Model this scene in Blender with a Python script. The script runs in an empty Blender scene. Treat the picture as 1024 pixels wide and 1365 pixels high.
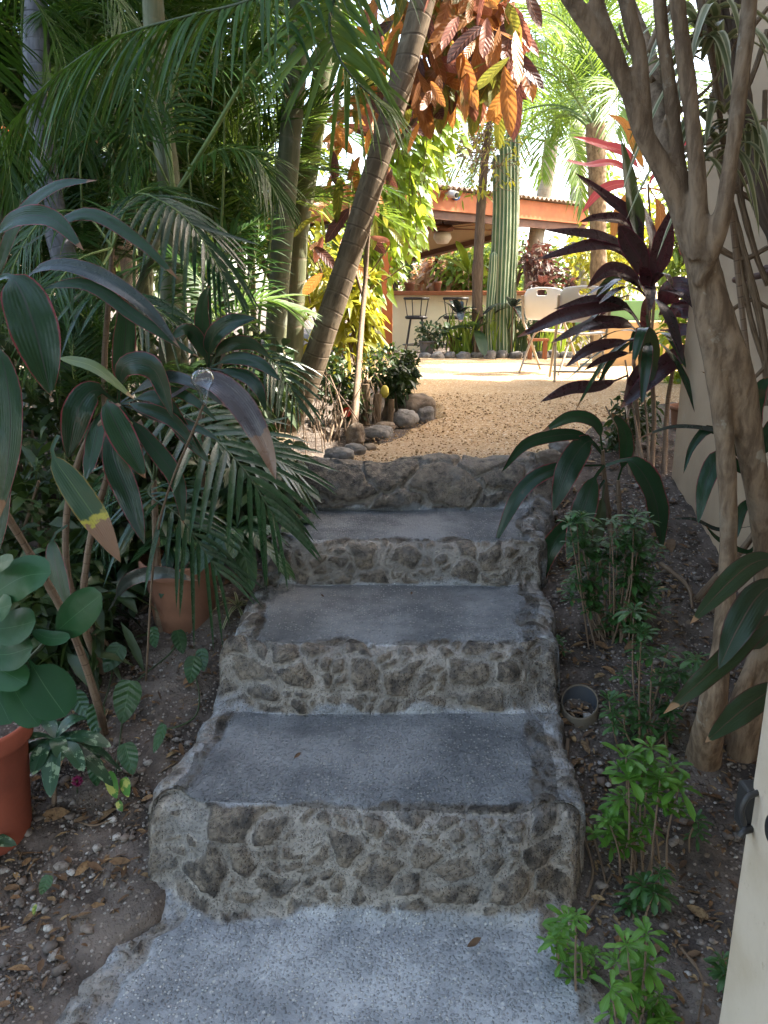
import bpy, math, random
import numpy as np
from mathutils import Vector, Matrix
random.seed(7); RNG = np.random.default_rng(11)
SC = bpy.context.scene
COL = SC.collection
R = math.radians
# ------------------------------------------------------------------ camera frame of the photograph (1024 x 1365)
PITCH = math.atan(282/1024); FPX = 1024.0; EYE = 1.6
CP, SP = math.cos(PITCH), math.sin(PITCH)
def ray(u, v):
    x = (u-512)/FPX; yc = (682.5-v)/FPX
    return np.array([x, CP+yc*SP, -SP+yc*CP])
def at(u, v, Y):
    r = ray(u, v); t = Y/r[1]
    return np.array([r[0]*t, Y, EYE+r[2]*t])
def atz(u, v, z):
    r = ray(u, v); t = (z-EYE)/r[2]
    return np.array([r[0]*t, r[1]*t, z])
def px(n, Y):            # width in metres of n photo pixels at depth Y
    return n/FPX*Y
# ------------------------------------------------------------------ helpers
def nrm(a):
    a = np.asarray(a, float); return a/np.maximum(np.linalg.norm(a, axis=-1, keepdims=True), 1e-9)
def _hash(ix, iy, iz):
    h = (ix.astype(np.int64)*374761393 + iy.astype(np.int64)*668265263 + iz.astype(np.int64)*2147483647) & 0xffffffff
    h = ((h ^ (h >> 13))*1274126177) & 0xffffffff
    h = h ^ (h >> 16)
    return (h & 0xffffff)/float(0xffffff)
def vnoise(p):
    p = np.asarray(p, float); i = np.floor(p).astype(np.int64); f = p-i; f = f*f*(3-2*f)
    out = 0
    for dx in (0, 1):
        for dy in (0, 1):
            for dz in (0, 1):
                w = (f[..., 0] if dx else 1-f[..., 0])*(f[..., 1] if dy else 1-f[..., 1])*(f[..., 2] if dz else 1-f[..., 2])
                out = out + w*_hash(i[..., 0]+dx, i[..., 1]+dy, i[..., 2]+dz)
    return out*2-1
def fbm(p, o=4):
    a, s, r = 1.0, 1.0, 0
    for k in range(o):
        r = r + a*vnoise(np.asarray(p)*s+17.3*k); a *= .5; s *= 2.03
    return r
def smooth(a, b, x):
    t = np.clip((x-a)/(b-a), 0, 1); return t*t*(3-2*t)
def vor2(x, y, seed=0):
    ix = np.floor(x).astype(np.int64); iy = np.floor(y).astype(np.int64)
    f1 = np.full(x.shape, 9.); f2 = np.full(x.shape, 9.); cid = np.zeros(x.shape); rx = np.zeros(x.shape); ry = np.zeros(x.shape)
    for dx in (-2, -1, 0, 1, 2):
        for dy in (-2, -1, 0, 1, 2):
            cx = ix+dx; cy = iy+dy; z0 = np.full_like(cx, seed)
            jx = cx+.5+(_hash(cx, cy, z0)-.5)*.95; jy = cy+.5+(_hash(cx, cy, z0+5)-.5)*.95
            sc = 0.75+.5*_hash(cx, cy, z0+9)
            d = np.hypot(x-jx, y-jy)/sc; c = _hash(cx, cy, z0+13)
            m = d < f1; rx = np.where(m, x-jx, rx); ry = np.where(m, y-jy, ry)
            f2 = np.where(m, f1, np.minimum(f2, d)); cid = np.where(m, c, cid); f1 = np.where(m, d, f1)
    return f1, f2, cid, rx, ry
ORG = {}
class MB:
    def __init__(s): s.V, s.U, s.T, s.F, s.M, s.n = [], [], [], [], [], 0
    def add(s, v, f, uv=None, tint=0., mi=0):
        v = np.asarray(v, float).reshape(-1, 3); f = np.asarray(f, np.int64)
        if len(v) == 0 or len(f) == 0: return
        s.V.append(v); s.F.append(f+s.n); s.M.append(np.full(len(f), mi))
        s.U.append(np.zeros((len(v), 2)) if uv is None else np.asarray(uv, float).reshape(-1, 2))
        s.T.append(np.full(len(v), tint) if np.ndim(tint) == 0 else np.asarray(tint, float).reshape(-1)); s.n += len(v)
    def build(s, name, mat, parent=None, smooth=True, mesh_only=False):
        V = np.concatenate(s.V); U = np.concatenate(s.U); T = np.concatenate(s.T)
        o0 = ORG.get(parent.name, np.zeros(3)) if parent is not None else np.zeros(3)
        V = V-o0
        idx = np.concatenate([f.reshape(-1) for f in s.F]); tot = np.concatenate([np.full(len(f), f.shape[1]) for f in s.F])
        me = bpy.data.meshes.new(name)
        me.vertices.add(len(V)); me.vertices.foreach_set('co', V.astype(np.float32).ravel())
        me.loops.add(len(idx)); me.loops.foreach_set('vertex_index', idx.astype(np.int32))
        me.polygons.add(len(tot)); st = np.concatenate([[0], np.cumsum(tot)[:-1]])
        me.polygons.foreach_set('loop_start', st.astype(np.int32)); me.polygons.foreach_set('loop_total', tot.astype(np.int32))
        me.polygons.foreach_set('use_smooth', np.full(len(tot), smooth))
        for m in (mat if isinstance(mat, (list, tuple)) else [mat]): me.materials.append(m)
        me.polygons.foreach_set('material_index', np.concatenate(s.M).astype(np.int32))
        uvl = me.uv_layers.new(name='UVMap'); uvl.data.foreach_set('uv', U[idx].astype(np.float32).ravel())
        at_ = me.attributes.new('tint', 'FLOAT', 'POINT'); at_.data.foreach_set('value', T.astype(np.float32))
        me.update(calc_edges=True)
        if mesh_only: return me
        return link(name, me, parent)
def link(name, me, parent=None):
    o = bpy.data.objects.new(name, me); COL.objects.link(o)
    if parent is not None:
        o.parent = parent; ORG[o.name] = ORG.get(parent.name, np.zeros(3))
    return o
def tag(o, label=None, cat=None, group=None, kind=None):
    if label: o['label'] = label
    if cat: o['category'] = cat
    if group: o['group'] = group
    if kind: o['kind'] = kind
    return o
def thing(name, label, cat, loc=(0, 0, 0), group=None):
    o = bpy.data.objects.new(name, None); COL.objects.link(o); o.location = [float(c) for c in loc]
    o.empty_display_size = .1
    ORG[o.name] = np.array(loc, float)
    return tag(o, label, cat, group)
def grid_faces(nr, nc, off=0, wrap=False):
    c = nc if wrap else nc-1
    i = np.arange(nr-1)[:, None]; j = np.arange(c)[None, :]; k = (j+1) % nc
    return np.stack([i*nc+j, i*nc+k, (i+1)*nc+k, (i+1)*nc+j], -1).reshape(-1, 4)+off
def curve(pts, n):
    """Catmull-Rom through the points, n+1 samples evenly spread in parameter"""
    P = np.asarray(pts, float); k = len(P)
    if k == 2: t = np.linspace(0, 1, n+1)[:, None]; return P[0]*(1-t)+P[1]*t
    E = np.vstack([2*P[0]-P[1], P, 2*P[-1]-P[-2]])
    L = np.concatenate([[0], np.cumsum(np.linalg.norm(np.diff(P, axis=0), axis=1))]); L /= L[-1]
    s = np.linspace(0, 1, n+1); seg = np.clip(np.searchsorted(L, s, 'right')-1, 0, k-2)
    t = ((s-L[seg])/np.maximum(L[seg+1]-L[seg], 1e-9))[:, None]
    a, b, c, d = E[seg], E[seg+1], E[seg+2], E[seg+3]
    return .5*((2*b)+(c-a)*t+(2*a-5*b+4*c-d)*t*t+(3*b-a-3*c+d)*t**3)
def tangents(C):
    return nrm(np.gradient(C, axis=0))
def tube(mb, pts, rad, n=None, k=10, mi=0, tint=0., bump=0., bfreq=8., cap=True, ell=None):
    if n is None: n = max(4, 6*(len(pts)-1))
    C = curve(pts, n); T = tangents(C)
    r = np.interp(np.linspace(0, 1, n+1), np.linspace(0, 1, len(np.atleast_1d(rad))), np.atleast_1d(rad)) if np.ndim(rad) else np.full(n+1, rad)
    ref = np.array([1., 0, 0]) if abs(T[0][0]) < .8 else np.array([0, 1., 0])
    A = []; a = nrm(np.cross(T[0], ref))
    for i in range(n+1):
        a = nrm(a-T[i]*np.dot(a, T[i])); A.append(a)
    A = np.array(A); B = np.cross(T, A)
    th = np.linspace(0, 2*np.pi, k, endpoint=False)
    D = A[:, None]*np.cos(th)[None, :, None]+B[:, None]*np.sin(th)[None, :, None]
    P = C[:, None]+D*r[:, None, None]
    if bump: P = P+D*(r[:, None]*bump*fbm(P*bfreq, 3))[..., None]
    ln = np.concatenate([[0], np.cumsum(np.linalg.norm(np.diff(C, axis=0), axis=1))])
    uv = np.stack([np.broadcast_to(ln[:, None], (n+1, k)), np.broadcast_to(th/(2*np.pi), (n+1, k))], -1)
    mb.add(P, grid_faces(n+1, k, wrap=True), uv, tint, mi)
    if cap:
        for e, fl in ((0, True), (n, False)):
            v = np.vstack([P[e], C[e][None]]); f = np.array([[j, (j+1) % k, k] for j in range(k)])
            mb.add(v, f[:, ::-1] if fl else f, None, tint, mi)
    return C
def prof(kind, t):
    t = np.clip(t, 0, 1)
    if kind == 'lance': w = t**.75*(1-t)**.65; return w/.405
    if kind == 'ti':    # narrow stalk then a long blade
        q = np.clip((t-.16)/.84, 0, 1); return np.maximum(.13*(t < .35)*(1-q), (q**.62*(1-q)**.88)/.395)
    if kind == 'strap': return np.minimum(1, .35+t*6)*np.sqrt(np.maximum(1-t**2.2, 0))
    if kind == 'obov': q = t**1.3*(1-t)**.5; return q/.42
    if kind == 'heart': q = np.clip((t+.04)/1.04, 0, 1)**.42*(1-t)**.8; return q/.60
    if kind == 'round': q = np.clip((t-.14)/.86, 0, 1); return np.maximum(.06*(t < .3), np.sqrt(np.maximum(q*(1-q), 0))*2)
    return np.ones_like(t)
def strips(mb, base, d, up, L, W, droop=0., rows=4, cols=2, fold=.2, kind='lance', tint=None, mi=0, curl=0.):
    base = np.asarray(base, float); N = len(base)
    if N == 0: return
    d = nrm(np.broadcast_to(d, (N, 3))); up = np.broadcast_to(up, (N, 3))
    L = np.broadcast_to(L, (N,)); W = np.broadcast_to(W, (N,)); droop = np.broadcast_to(droop, (N,))
    tint = RNG.random(N) if tint is None else np.broadcast_to(tint, (N,))
    S = nrm(np.cross(d, up)); t = np.linspace(0, 1, rows+1)
    C = base[:, None]+d[:, None]*(L[:, None]*t)[..., None]
    C[..., 2] -= (droop*L)[:, None]*t**2
    Tn = d[:, None]+np.zeros_like(C); Tn[..., 2] -= 2*droop[:, None]*t; Tn = nrm(Tn)
    Nn = np.cross(S[:, None], Tn)
    w = prof(kind, t)*.5; s = np.linspace(-1, 1, cols+1)
    ww = (W[:, None]*w)[..., None]
    P = C[:, :, None]+S[:, None, None]*(ww*s)[..., None]+Nn[:, :, None]*(ww*np.abs(s)*fold)[..., None]
    if curl: P = P+Nn[:, :, None]*(curl*W[:, None, None]*np.sin(t[None, :, None]*9+tint[:, None, None]*40+s*2)*np.abs(s))[..., None]
    uv = np.broadcast_to(np.stack(np.meshgrid(t, s*.5+.5, indexing='ij'), -1), (N, rows+1, cols+1, 2))
    m = (rows+1)*(cols+1); F = (grid_faces(rows+1, cols+1)[None]+(np.arange(N)*m)[:, None, None]).reshape(-1, 4)
    mb.add(P, F, uv, np.repeat(tint, m), mi)
def pleaf(mb, pts, W, face=(0, -.6, .8), rows=16, cols=6, fold=.22, kind='ti', tint=None, mi=0, wav=.03, twist=0.):
    C = curve(pts, rows); T = tangents(C); f = np.asarray(face, float)
    S = nrm(np.cross(T, f)); S = nrm(S+np.roll(S, 1, 0)*.0)
    for i in range(1, len(S)):
        if np.dot(S[i], S[i-1]) < 0: S[i] = -S[i]
    Nn = np.cross(S, T)
    if Nn[len(Nn)//2] @ f < 0: S, Nn = -S, -Nn
    t = np.linspace(0, 1, rows+1)
    if twist:
        a = (twist*t)[:, None]; S, Nn = S*np.cos(a)+Nn*np.sin(a), Nn*np.cos(a)-S*np.sin(a)
    w = prof(kind, t)*W*.5; s = np.linspace(-1, 1, cols+1)
    tint = RNG.random() if tint is None else tint
    lift = np.abs(s)*fold-.12*s**2+wav*np.sin(t[:, None]*11+s*2.2+tint*30)*np.abs(s)+wav*.8*np.sin(t[:, None]*23+s*5+tint*50)*s**2
    P = C[:, None]+S[:, None]*(w[:, None]*s)[..., None]+Nn[:, None]*(w[:, None]*lift)[..., None]
    uv = np.stack(np.meshgrid(t, s*.5+.5, indexing='ij'), -1)
    mb.add(P, grid_faces(rows+1, cols+1), uv, tint, mi)
def frond(mb, pts, nl=40, L=.4, W=.03, ang=(70, 25), droop=.35, up=(0, 0, 1), start=.18, rach=.012, lift=.25, rows=4, jit=.08, tipl=.35, fold=.35):
    n = 30; C = curve(pts, n); T = tangents(C)
    ts = np.linspace(start, .995, nl); idx = ts*n
    B = np.stack([np.interp(idx, np.arange(n+1), C[:, a]) for a in range(3)], -1)
    TT = nrm(np.stack([np.interp(idx, np.arange(n+1), T[:, a]) for a in range(3)], -1))
    upv = np.broadcast_to(np.asarray(up, float), TT.shape)
    S = nrm(np.cross(TT, upv)); U = np.cross(S, TT)
    q = (ts-start)/(1-start); A = np.radians(ang[0]*(1-q)+ang[1]*q)
    ln = L*(tipl+(1-tipl)*np.sin(np.pi*np.clip(q*.8+.2, 0, 1))**.8)
    for sd in (1, -1):
        j = 1+RNG.normal(0, jit, nl); a = A*j; kp = np.where(RNG.random(nl) < .05, .15, 1)*np.where(RNG.random(nl) < .08, .6, 1)
        d = TT*np.cos(a)[:, None]+S*(sd*np.sin(a))[:, None]+U*(lift+RNG.normal(0, jit, nl))[:, None]
        strips(mb, B, d, U+S*(-sd*.35), ln*kp*(1+RNG.normal(0, .09, nl)), W*(.75+.25*np.sin(np.pi*q)), droop*(1+RNG.normal(0, .35, nl)), rows, 2, fold, 'strap', np.clip(RNG.normal(.5, .25, nl), 0, 1))
    tube(mb, pts, np.linspace(rach, rach*.25, 8), n=24, k=6, mi=1, tint=.5)
def box(mb, lo, hi, mi=0, bev=0.):
    (x0, y0, z0), (x1, y1, z1) = lo, hi
    v = [(x, y, z) for z in (z0, z1) for (x, y) in ((x0, y0), (x1, y0), (x1, y1), (x0, y1))]
    f = [(0, 3, 2, 1), (4, 5, 6, 7), (0, 1, 5, 4), (1, 2, 6, 5), (2, 3, 7, 6), (3, 0, 4, 7)]
    mb.add(v, f, None, .5, mi)
def bevel(o, w=.006, seg=2):
    m = o.modifiers.new('edge', 'BEVEL'); m.width = w; m.segments = seg; m.limit_method = 'ANGLE'; m.angle_limit = R(40)
    return o
def lathe(mb, c, prf, k=32, mi=0, tint=0., wob=0.):
    prf = np.asarray(prf, float); th = np.linspace(0, 2*np.pi, k, endpoint=False); c = np.asarray(c, float)
    P = np.stack([prf[:, 0][:, None]*np.cos(th), prf[:, 0][:, None]*np.sin(th), np.broadcast_to(prf[:, 1][:, None], (len(prf), k))], -1)+c
    uv = np.stack([np.broadcast_to(np.linspace(0, 1, len(prf))[:, None], (len(prf), k)), np.broadcast_to(th/6.283, (len(prf), k))], -1)
    mb.add(P, grid_faces(len(prf), k, wrap=True), uv, tint, mi)
_ICO = {}
def ico(sub):
    if sub not in _ICO:
        import bmesh
        b = bmesh.new(); bmesh.ops.create_icosphere(b, subdivisions=sub, radius=1)
        _ICO[sub] = (np.array([v.co[:] for v in b.verts]), np.array([[v.index for v in f.verts] for f in b.faces])); b.free()
    return _ICO[sub]
def rock(mb, c, size, rz=0., sub=4, rough=.22, seed=0, tint=.5, mi=0):
    V, F = ico(sub); V = V.copy()
    V = np.sign(V)*np.abs(V)**.8; n = fbm(V*1.1+seed*7.7, 4); V = V*(1+rough*n+.05*vnoise(V*6+seed))[:, None]
    V = V*np.asarray(size); ca, sa = math.cos(rz), math.sin(rz)
    V = np.stack([V[:, 0]*ca-V[:, 1]*sa, V[:, 0]*sa+V[:, 1]*ca, V[:, 2]], -1)+np.asarray(c)
    mb.add(V, F, None, tint, mi)
# ------------------------------------------------------------------ materials
def newmat(name):
    m = bpy.data.materials.new(name); m.use_nodes = True; nt = m.node_tree; nt.nodes.clear()
    out = nt.nodes.new('ShaderNodeOutputMaterial'); return m, nt, out
def nd(nt, t, ins=None, **kw):
    n = nt.nodes.new(t)
    for k, v in kw.items(): setattr(n, k, v)
    for k, v in (ins or {}).items():
        if hasattr(v, 'is_output') or isinstance(v, bpy.types.NodeSocket): nt.links.new(v, n.inputs[k])
        else: n.inputs[k].default_value = v
    return n
def c4(c): return (*c, 1) if len(c) == 3 else c
def mixc(nt, f, a, b, mode='MIX'):
    n = nt.nodes.new('ShaderNodeMix'); n.data_type = 'RGBA'; n.blend_type = mode
    for i, v in ((0, f), (6, a), (7, b)):
        if isinstance(v, bpy.types.NodeSocket): nt.links.new(v, n.inputs[i])
        else: n.inputs[i].default_value = v if i == 0 else c4(v)
    return n.outputs[2]
def mth(nt, op, a, b=0., c=0., clamp=False):
    n = nt.nodes.new('ShaderNodeMath'); n.operation = op; n.use_clamp = clamp
    for i, v in enumerate((a, b, c)):
        if isinstance(v, bpy.types.NodeSocket): nt.links.new(v, n.inputs[i])
        else: n.inputs[i].default_value = v
    return n.outputs[0]
def sstep(nt, x, a, b):
    n = nt.nodes.new('ShaderNodeMapRange'); n.interpolation_type = 'SMOOTHSTEP'
    nt.links.new(x, n.inputs[0]); n.inputs[1].default_value = a; n.inputs[2].default_value = b
    return n.outputs[0]
def noise(nt, scale, det=4., rough=.55, vec=None, w=None):
    n = nt.nodes.new('ShaderNodeTexNoise'); n.inputs['Scale'].default_value = scale; n.inputs['Detail'].default_value = det; n.inputs['Roughness'].default_value = rough
    if vec is not None: nt.links.new(vec, n.inputs['Vector'])
    return n.outputs['Fac']
def voro(nt, scale, vec, feature='F1', rnd=1.):
    n = nt.nodes.new('ShaderNodeTexVoronoi'); n.feature = feature; n.inputs['Scale'].default_value = scale; n.inputs['Randomness'].default_value = rnd
    nt.links.new(vec, n.inputs['Vector']); return n
def objco(nt):
    return nt.nodes.new('ShaderNodeNewGeometry').outputs['Position']
def attr(nt, name):
    n = nt.nodes.new('ShaderNodeAttribute'); n.attribute_name = name; return n
def bump(nt, h, strength=.5, dist=.01, prev=None):
    n = nd(nt, 'ShaderNodeBump', {'Strength': strength, 'Distance': dist, 'Height': h})
    if prev is not None: nt.links.new(prev, n.inputs['Normal'])
    return n.outputs[0]
def principled(nt, out, col, rough=.7, normal=None, spec=.4, metal=0., extra=None):
    p = nd(nt, 'ShaderNodeBsdfPrincipled', {'Metallic': metal, 'Specular IOR Level': spec})
    for k, v in (('Base Color', col), ('Roughness', rough)):
        if isinstance(v, bpy.types.NodeSocket): nt.links.new(v, p.inputs[k])
        else: p.inputs[k].default_value = c4(v) if k == 'Base Color' else v
    if normal is not None: nt.links.new(normal, p.inputs['Normal'])
    if out is not None: nt.links.new(p.outputs[0], out.inputs[0])
    return p
def leafmat(name, a, b, trans=None, tf=.3, rough=.38, edge=None, rib=None, tip=None, tip0=.86, blotch=None, bscale=40., bth=.5, veins=0., spec=.5, stripe=None, ribw=.03, jit=.25, coat=0., para=.12):
    m, nt, out = newmat(name)
    uv = nt.nodes.new('ShaderNodeUVMap').outputs[0]; sp = nd(nt, 'ShaderNodeSeparateXYZ', {0: uv})
    U, Vv = sp.outputs[0], sp.outputs[1]
    s = mth(nt, 'ABSOLUTE', mth(nt, 'SUBTRACT', Vv, .5))                  # 0 midrib .. .5 edge
    tn = attr(nt, 'tint').outputs['Fac']; pos = objco(nt)
    nz = noise(nt, 9., 3., .6, pos)
    f = mth(nt, 'ADD', tn, mth(nt, 'MULTIPLY', mth(nt, 'SUBTRACT', nz, .5), jit*2), clamp=True)
    col = mixc(nt, f, a, b)
    if stripe is not None: col = mixc(nt, sstep(nt, s, *stripe[1]), col, stripe[0])
    if blotch is not None:
        bz = noise(nt, bscale, 3., .6, pos); col = mixc(nt, sstep(nt, bz, bth, bth+.08), col, blotch)
    if rib is not None: col = mixc(nt, sstep(nt, s, ribw, ribw*.4), col, rib)
    h = None
    if veins:
        w = mth(nt, 'SINE', mth(nt, 'ADD', mth(nt, 'MULTIPLY', U, veins), mth(nt, 'MULTIPLY', s, -veins*.35)))
        h = w; col = mixc(nt, mth(nt, 'MULTIPLY', sstep(nt, w, .75, 1.), .35), col, rib or b)
    if edge is not None:
        en = mth(nt, 'ADD', s, mth(nt, 'MULTIPLY', mth(nt, 'SUBTRACT', noise(nt, 30., 2., .5, pos), .5), .08))
        col = mixc(nt, sstep(nt, en, .445, .485), col, edge)
    if tip is not None:
        q = mth(nt, 'ADD', U, mth(nt, 'MULTIPLY', mth(nt, 'SUBTRACT', noise(nt, 22., 3., .6, pos), .5), .22))
        q = mth(nt, 'ADD', q, mth(nt, 'MULTIPLY', mth(nt, 'SUBTRACT', tn, .5), .12))
        if len(tip) > 1: col = mixc(nt, sstep(nt, q, tip0-.05, tip0-.01), col, tip[1])
        col = mixc(nt, sstep(nt, q, tip0, tip0+.02), col, tip[0])
    hh = mth(nt, 'SINE', mth(nt, 'MULTIPLY', Vv, 70.))
    n1 = bump(nt, hh, para, .002)
    if h is not None: n1 = bump(nt, h, .3, .003, n1)
    n1 = bump(nt, noise(nt, 60., 2., .5, pos), .15, .004, n1)
    rr = mth(nt, 'ADD', mth(nt, 'MULTIPLY', noise(nt, 25., 3., .6, pos), .25), rough-.12)
    p = principled(nt, None, col, rr, n1, spec)
    if coat: p.inputs['Coat Weight'].default_value = coat; p.inputs['Coat Roughness'].default_value = .25
    tc = mixc(nt, .6, col, trans or b)
    t = nd(nt, 'ShaderNodeBsdfTranslucent', {'Color': tc, 'Normal': n1})
    mx = nd(nt, 'ShaderNodeMixShader', {0: tf, 1: p.outputs[0], 2: t.outputs[0]})
    nt.links.new(mx.outputs[0], out.inputs[0]); return m
def simple(name, col, rough=.6, col2=None, nscale=6., bumpd=0., bscale=30., spec=.4, metal=0., rr=.15):
    m, nt, out = newmat(name); pos = objco(nt); nz = noise(nt, nscale, 5., .6, pos)
    c = mixc(nt, sstep(nt, nz, .35, .68), col, col2 or tuple(x*.72 for x in col))
    r = mth(nt, 'ADD', mth(nt, 'MULTIPLY', noise(nt, nscale*3, 3., .6, pos), rr), rough-rr*.5)
    n = bump(nt, noise(nt, bscale, 5., .6, pos), .5, bumpd) if bumpd else None
    principled(nt, out, c, r, n, spec, metal); return m
def barkmat(name, a, b, ring=None, ringf=14., streak=None, bumpd=.006, lich=None, rough=.8, su=3., sv=14.):
    """u = metres along the trunk, v = around it"""
    m, nt, out = newmat(name)
    uv = nt.nodes.new('ShaderNodeUVMap').outputs[0]; pos = objco(nt)
    mp = nd(nt, 'ShaderNodeMapping', {0: uv, 'Scale': (su, sv, 1.)}).outputs[0]
    s1 = noise(nt, 2.2, 6., .62, mp); s2 = noise(nt, 14., 4., .6, pos)
    col = mixc(nt, sstep(nt, s1, .34, .66), a, b)
    h = mth(nt, 'ADD', s1, mth(nt, 'MULTIPLY', s2, .4))
    if streak is not None: col = mixc(nt, sstep(nt, noise(nt, 3., 3., .5, mp), .58, .72), col, streak)
    if lich is not None: col = mixc(nt, sstep(nt, noise(nt, 5., 5., .65, pos), .56, .68), col, lich)
    if ring is not None:
        U = nd(nt, 'ShaderNodeSeparateXYZ', {0: uv}).outputs[0]
        uu = mth(nt, 'ADD', mth(nt, 'MULTIPLY', U, ringf), mth(nt, 'ADD', mth(nt, 'MULTIPLY', noise(nt, 3.5, 3., .5, pos), .5), mth(nt, 'MULTIPLY', noise(nt, 1.3, 2., .5, pos), 3.)))
        fr = mth(nt, 'ABSOLUTE', mth(nt, 'SUBTRACT', mth(nt, 'FRACT', uu), .5))
        k = sstep(nt, fr, .075, .03); k2 = sstep(nt, fr, .2, .06)
        kn = sstep(nt, noise(nt, 8., 4., .6, pos), .38, .6); col = mixc(nt, mth(nt, 'MULTIPLY', k2, .35), col, b); col = mixc(nt, mth(nt, 'MULTIPLY', mth(nt, 'MULTIPLY', k, kn), .75), col, ring)
        h = mth(nt, 'SUBTRACT', h, mth(nt, 'MULTIPLY', k, .5))
    principled(nt, out, col, rough, bump(nt, h, .8, bumpd), .25); return m
# ------------------------------------------------------------------ render, camera, light
cam = bpy.data.cameras.new('camera'); co = bpy.data.objects.new('camera', cam); COL.objects.link(co)
co.location = (0, 0, EYE); co.rotation_euler = (math.pi/2-PITCH, 0, 0)
cam.sensor_fit = 'HORIZONTAL'; cam.sensor_width = 36; cam.lens = 36; cam.clip_start = .05; cam.clip_end = 600
SC.camera = co
SUN = nrm(np.array([.84, .16, .92]))
el = math.asin(SUN[2]); az = math.atan2(SUN[0], SUN[1])
w = bpy.data.worlds.new('World'); SC.world = w; w.use_nodes = True
bg = w.node_tree.nodes['Background']; sky = w.node_tree.nodes.new('ShaderNodeTexSky'); sky.sky_type = 'NISHITA'
sky.sun_disc = False; sky.sun_elevation = el; sky.sun_rotation = az; sky.air_density = .8; sky.dust_density = 2.5; sky.ozone_density = .4
wm = w.node_tree.nodes.new('ShaderNodeMix'); wm.data_type = 'RGBA'; wm.blend_type = 'MULTIPLY'; wm.inputs[0].default_value = 1; wm.inputs[7].default_value = (1.06, .97, .84, 1)
w.node_tree.links.new(sky.outputs[0], wm.inputs[6]); w.node_tree.links.new(wm.outputs[2], bg.inputs[0]); bg.inputs[1].default_value = .15
sl = bpy.data.lights.new('sun', 'SUN'); sl.energy = 2.7; sl.angle = R(.5); sl.color = (1, .93, .82)
so = bpy.data.objects.new('sun', sl); COL.objects.link(so); so.rotation_euler = Vector(SUN).to_track_quat('Z', 'Y').to_euler()
SC.view_settings.view_transform = 'Standard'; SC.view_settings.look = 'None'; SC.view_settings.exposure = 3.38; SC.view_settings.gamma = 1
SC.cycles.max_bounces = 10; SC.cycles.diffuse_bounces = 5; SC.cycles.transmission_bounces = 8; SC.cycles.transparent_max_bounces = 8
SC.cycles.use_denoising = True; SC.cycles.sample_clamp_indirect = 6
# ------------------------------------------------------------------ stone steps
PROF = [  # y, z, part
 (1.0, -.02, 't'), (1.62, 0, 't'), (1.665, .004, 'r'), (1.682, .12, 'r'), (1.698, .21, 'r'), (1.727, .26, 'r'), (1.772, .276, 't'),
 (2.2, .292, 't'), (2.243, .297, 'r'), (2.262, .38, 'r'), (2.275, .45, 'r'), (2.298, .486, 'r'), (2.338, .499, 't'),
 (2.81, .51, 't'), (2.85, .514, 'r'), (2.866, .58, 'r'), (2.879, .633, 'r'), (2.898, .66, 'r'), (2.935, .671, 't'),
 (3.31, .682, 't'), (3.345, .686, 'r'), (3.36, .75, 'r'), (3.378, .81, 'r'), (3.43, .85, 'r'), (3.5, .862, 'r'), (3.62, .84, 'r'), (3.72, .80, 'r')]
EDGE_L = [(1.0, -.72), (1.39, -.72), (1.6, -.68), (1.68, -.60), (1.80, -.58), (2.2, -.54), (2.27, -.50), (2.4, -.47), (2.83, -.43), (2.9, -.40), (3.0, -.39), (3.33, -.40), (3.4, -.345), (3.75, -.34)]
EDGE_R = [(1.0, .47), (1.6, .47), (1.68, .455), (1.80, .475), (2.2, .52), (2.27, .52), (2.4, .54), (2.84, .58), (2.95, .585), (3.33, .66), (3.4, .70), (3.75, .72)]
def xl(y): return np.interp(y, *zip(*EDGE_L))+.022*vnoise(np.stack([y*6, y*0, y*0+3], -1))+.012*vnoise(np.stack([y*17, y*0, y*0+9], -1))
def xr(y): return np.interp(y, *zip(*EDGE_R))+.022*vnoise(np.stack([y*6, y*0, y*0+33], -1))+.012*vnoise(np.stack([y*17, y*0, y*0+39], -1))
yz = np.array([(a, b) for a, b, _ in PROF]); seg = np.linalg.norm(np.diff(yz, axis=0), axis=1); cum = np.concatenate([[0], np.cumsum(seg)])
ds = .0065; ns = int(cum[-1]/ds); S_ = np.linspace(0, cum[-1], ns+1)
py = np.interp(S_, cum, yz[:, 0]); pz = np.interp(S_, cum, yz[:, 1])
ker = np.hanning(11); ker /= ker.sum()
py_s = np.convolve(np.pad(py, 5, 'edge'), ker, 'valid'); pz_s = np.convolve(np.pad(pz, 5, 'edge'), ker, 'valid')
# weight of masonry (risers) along the profile
typ = np.array([PROF[min(np.searchsorted(cum, s, 'right')-1, len(PROF)-1)][2] == 'r' for s in S_], float)
wr = np.convolve(np.pad(typ, 8, 'edge'), np.hanning(17)/np.hanning(17).sum(), 'valid')
tg = nrm(np.stack([np.gradient(py_s), np.gradient(pz_s)], -1)); pn = np.stack([-tg[:, 1], tg[:, 0]], -1)
nx = 210; uu = np.linspace(0, 1, nx); sk = np.linspace(0, 1, 11)[1:]
XL, XR = xl(py_s), xr(py_s)
X = XL[:, None]+(XR-XL)[:, None]*uu
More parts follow.
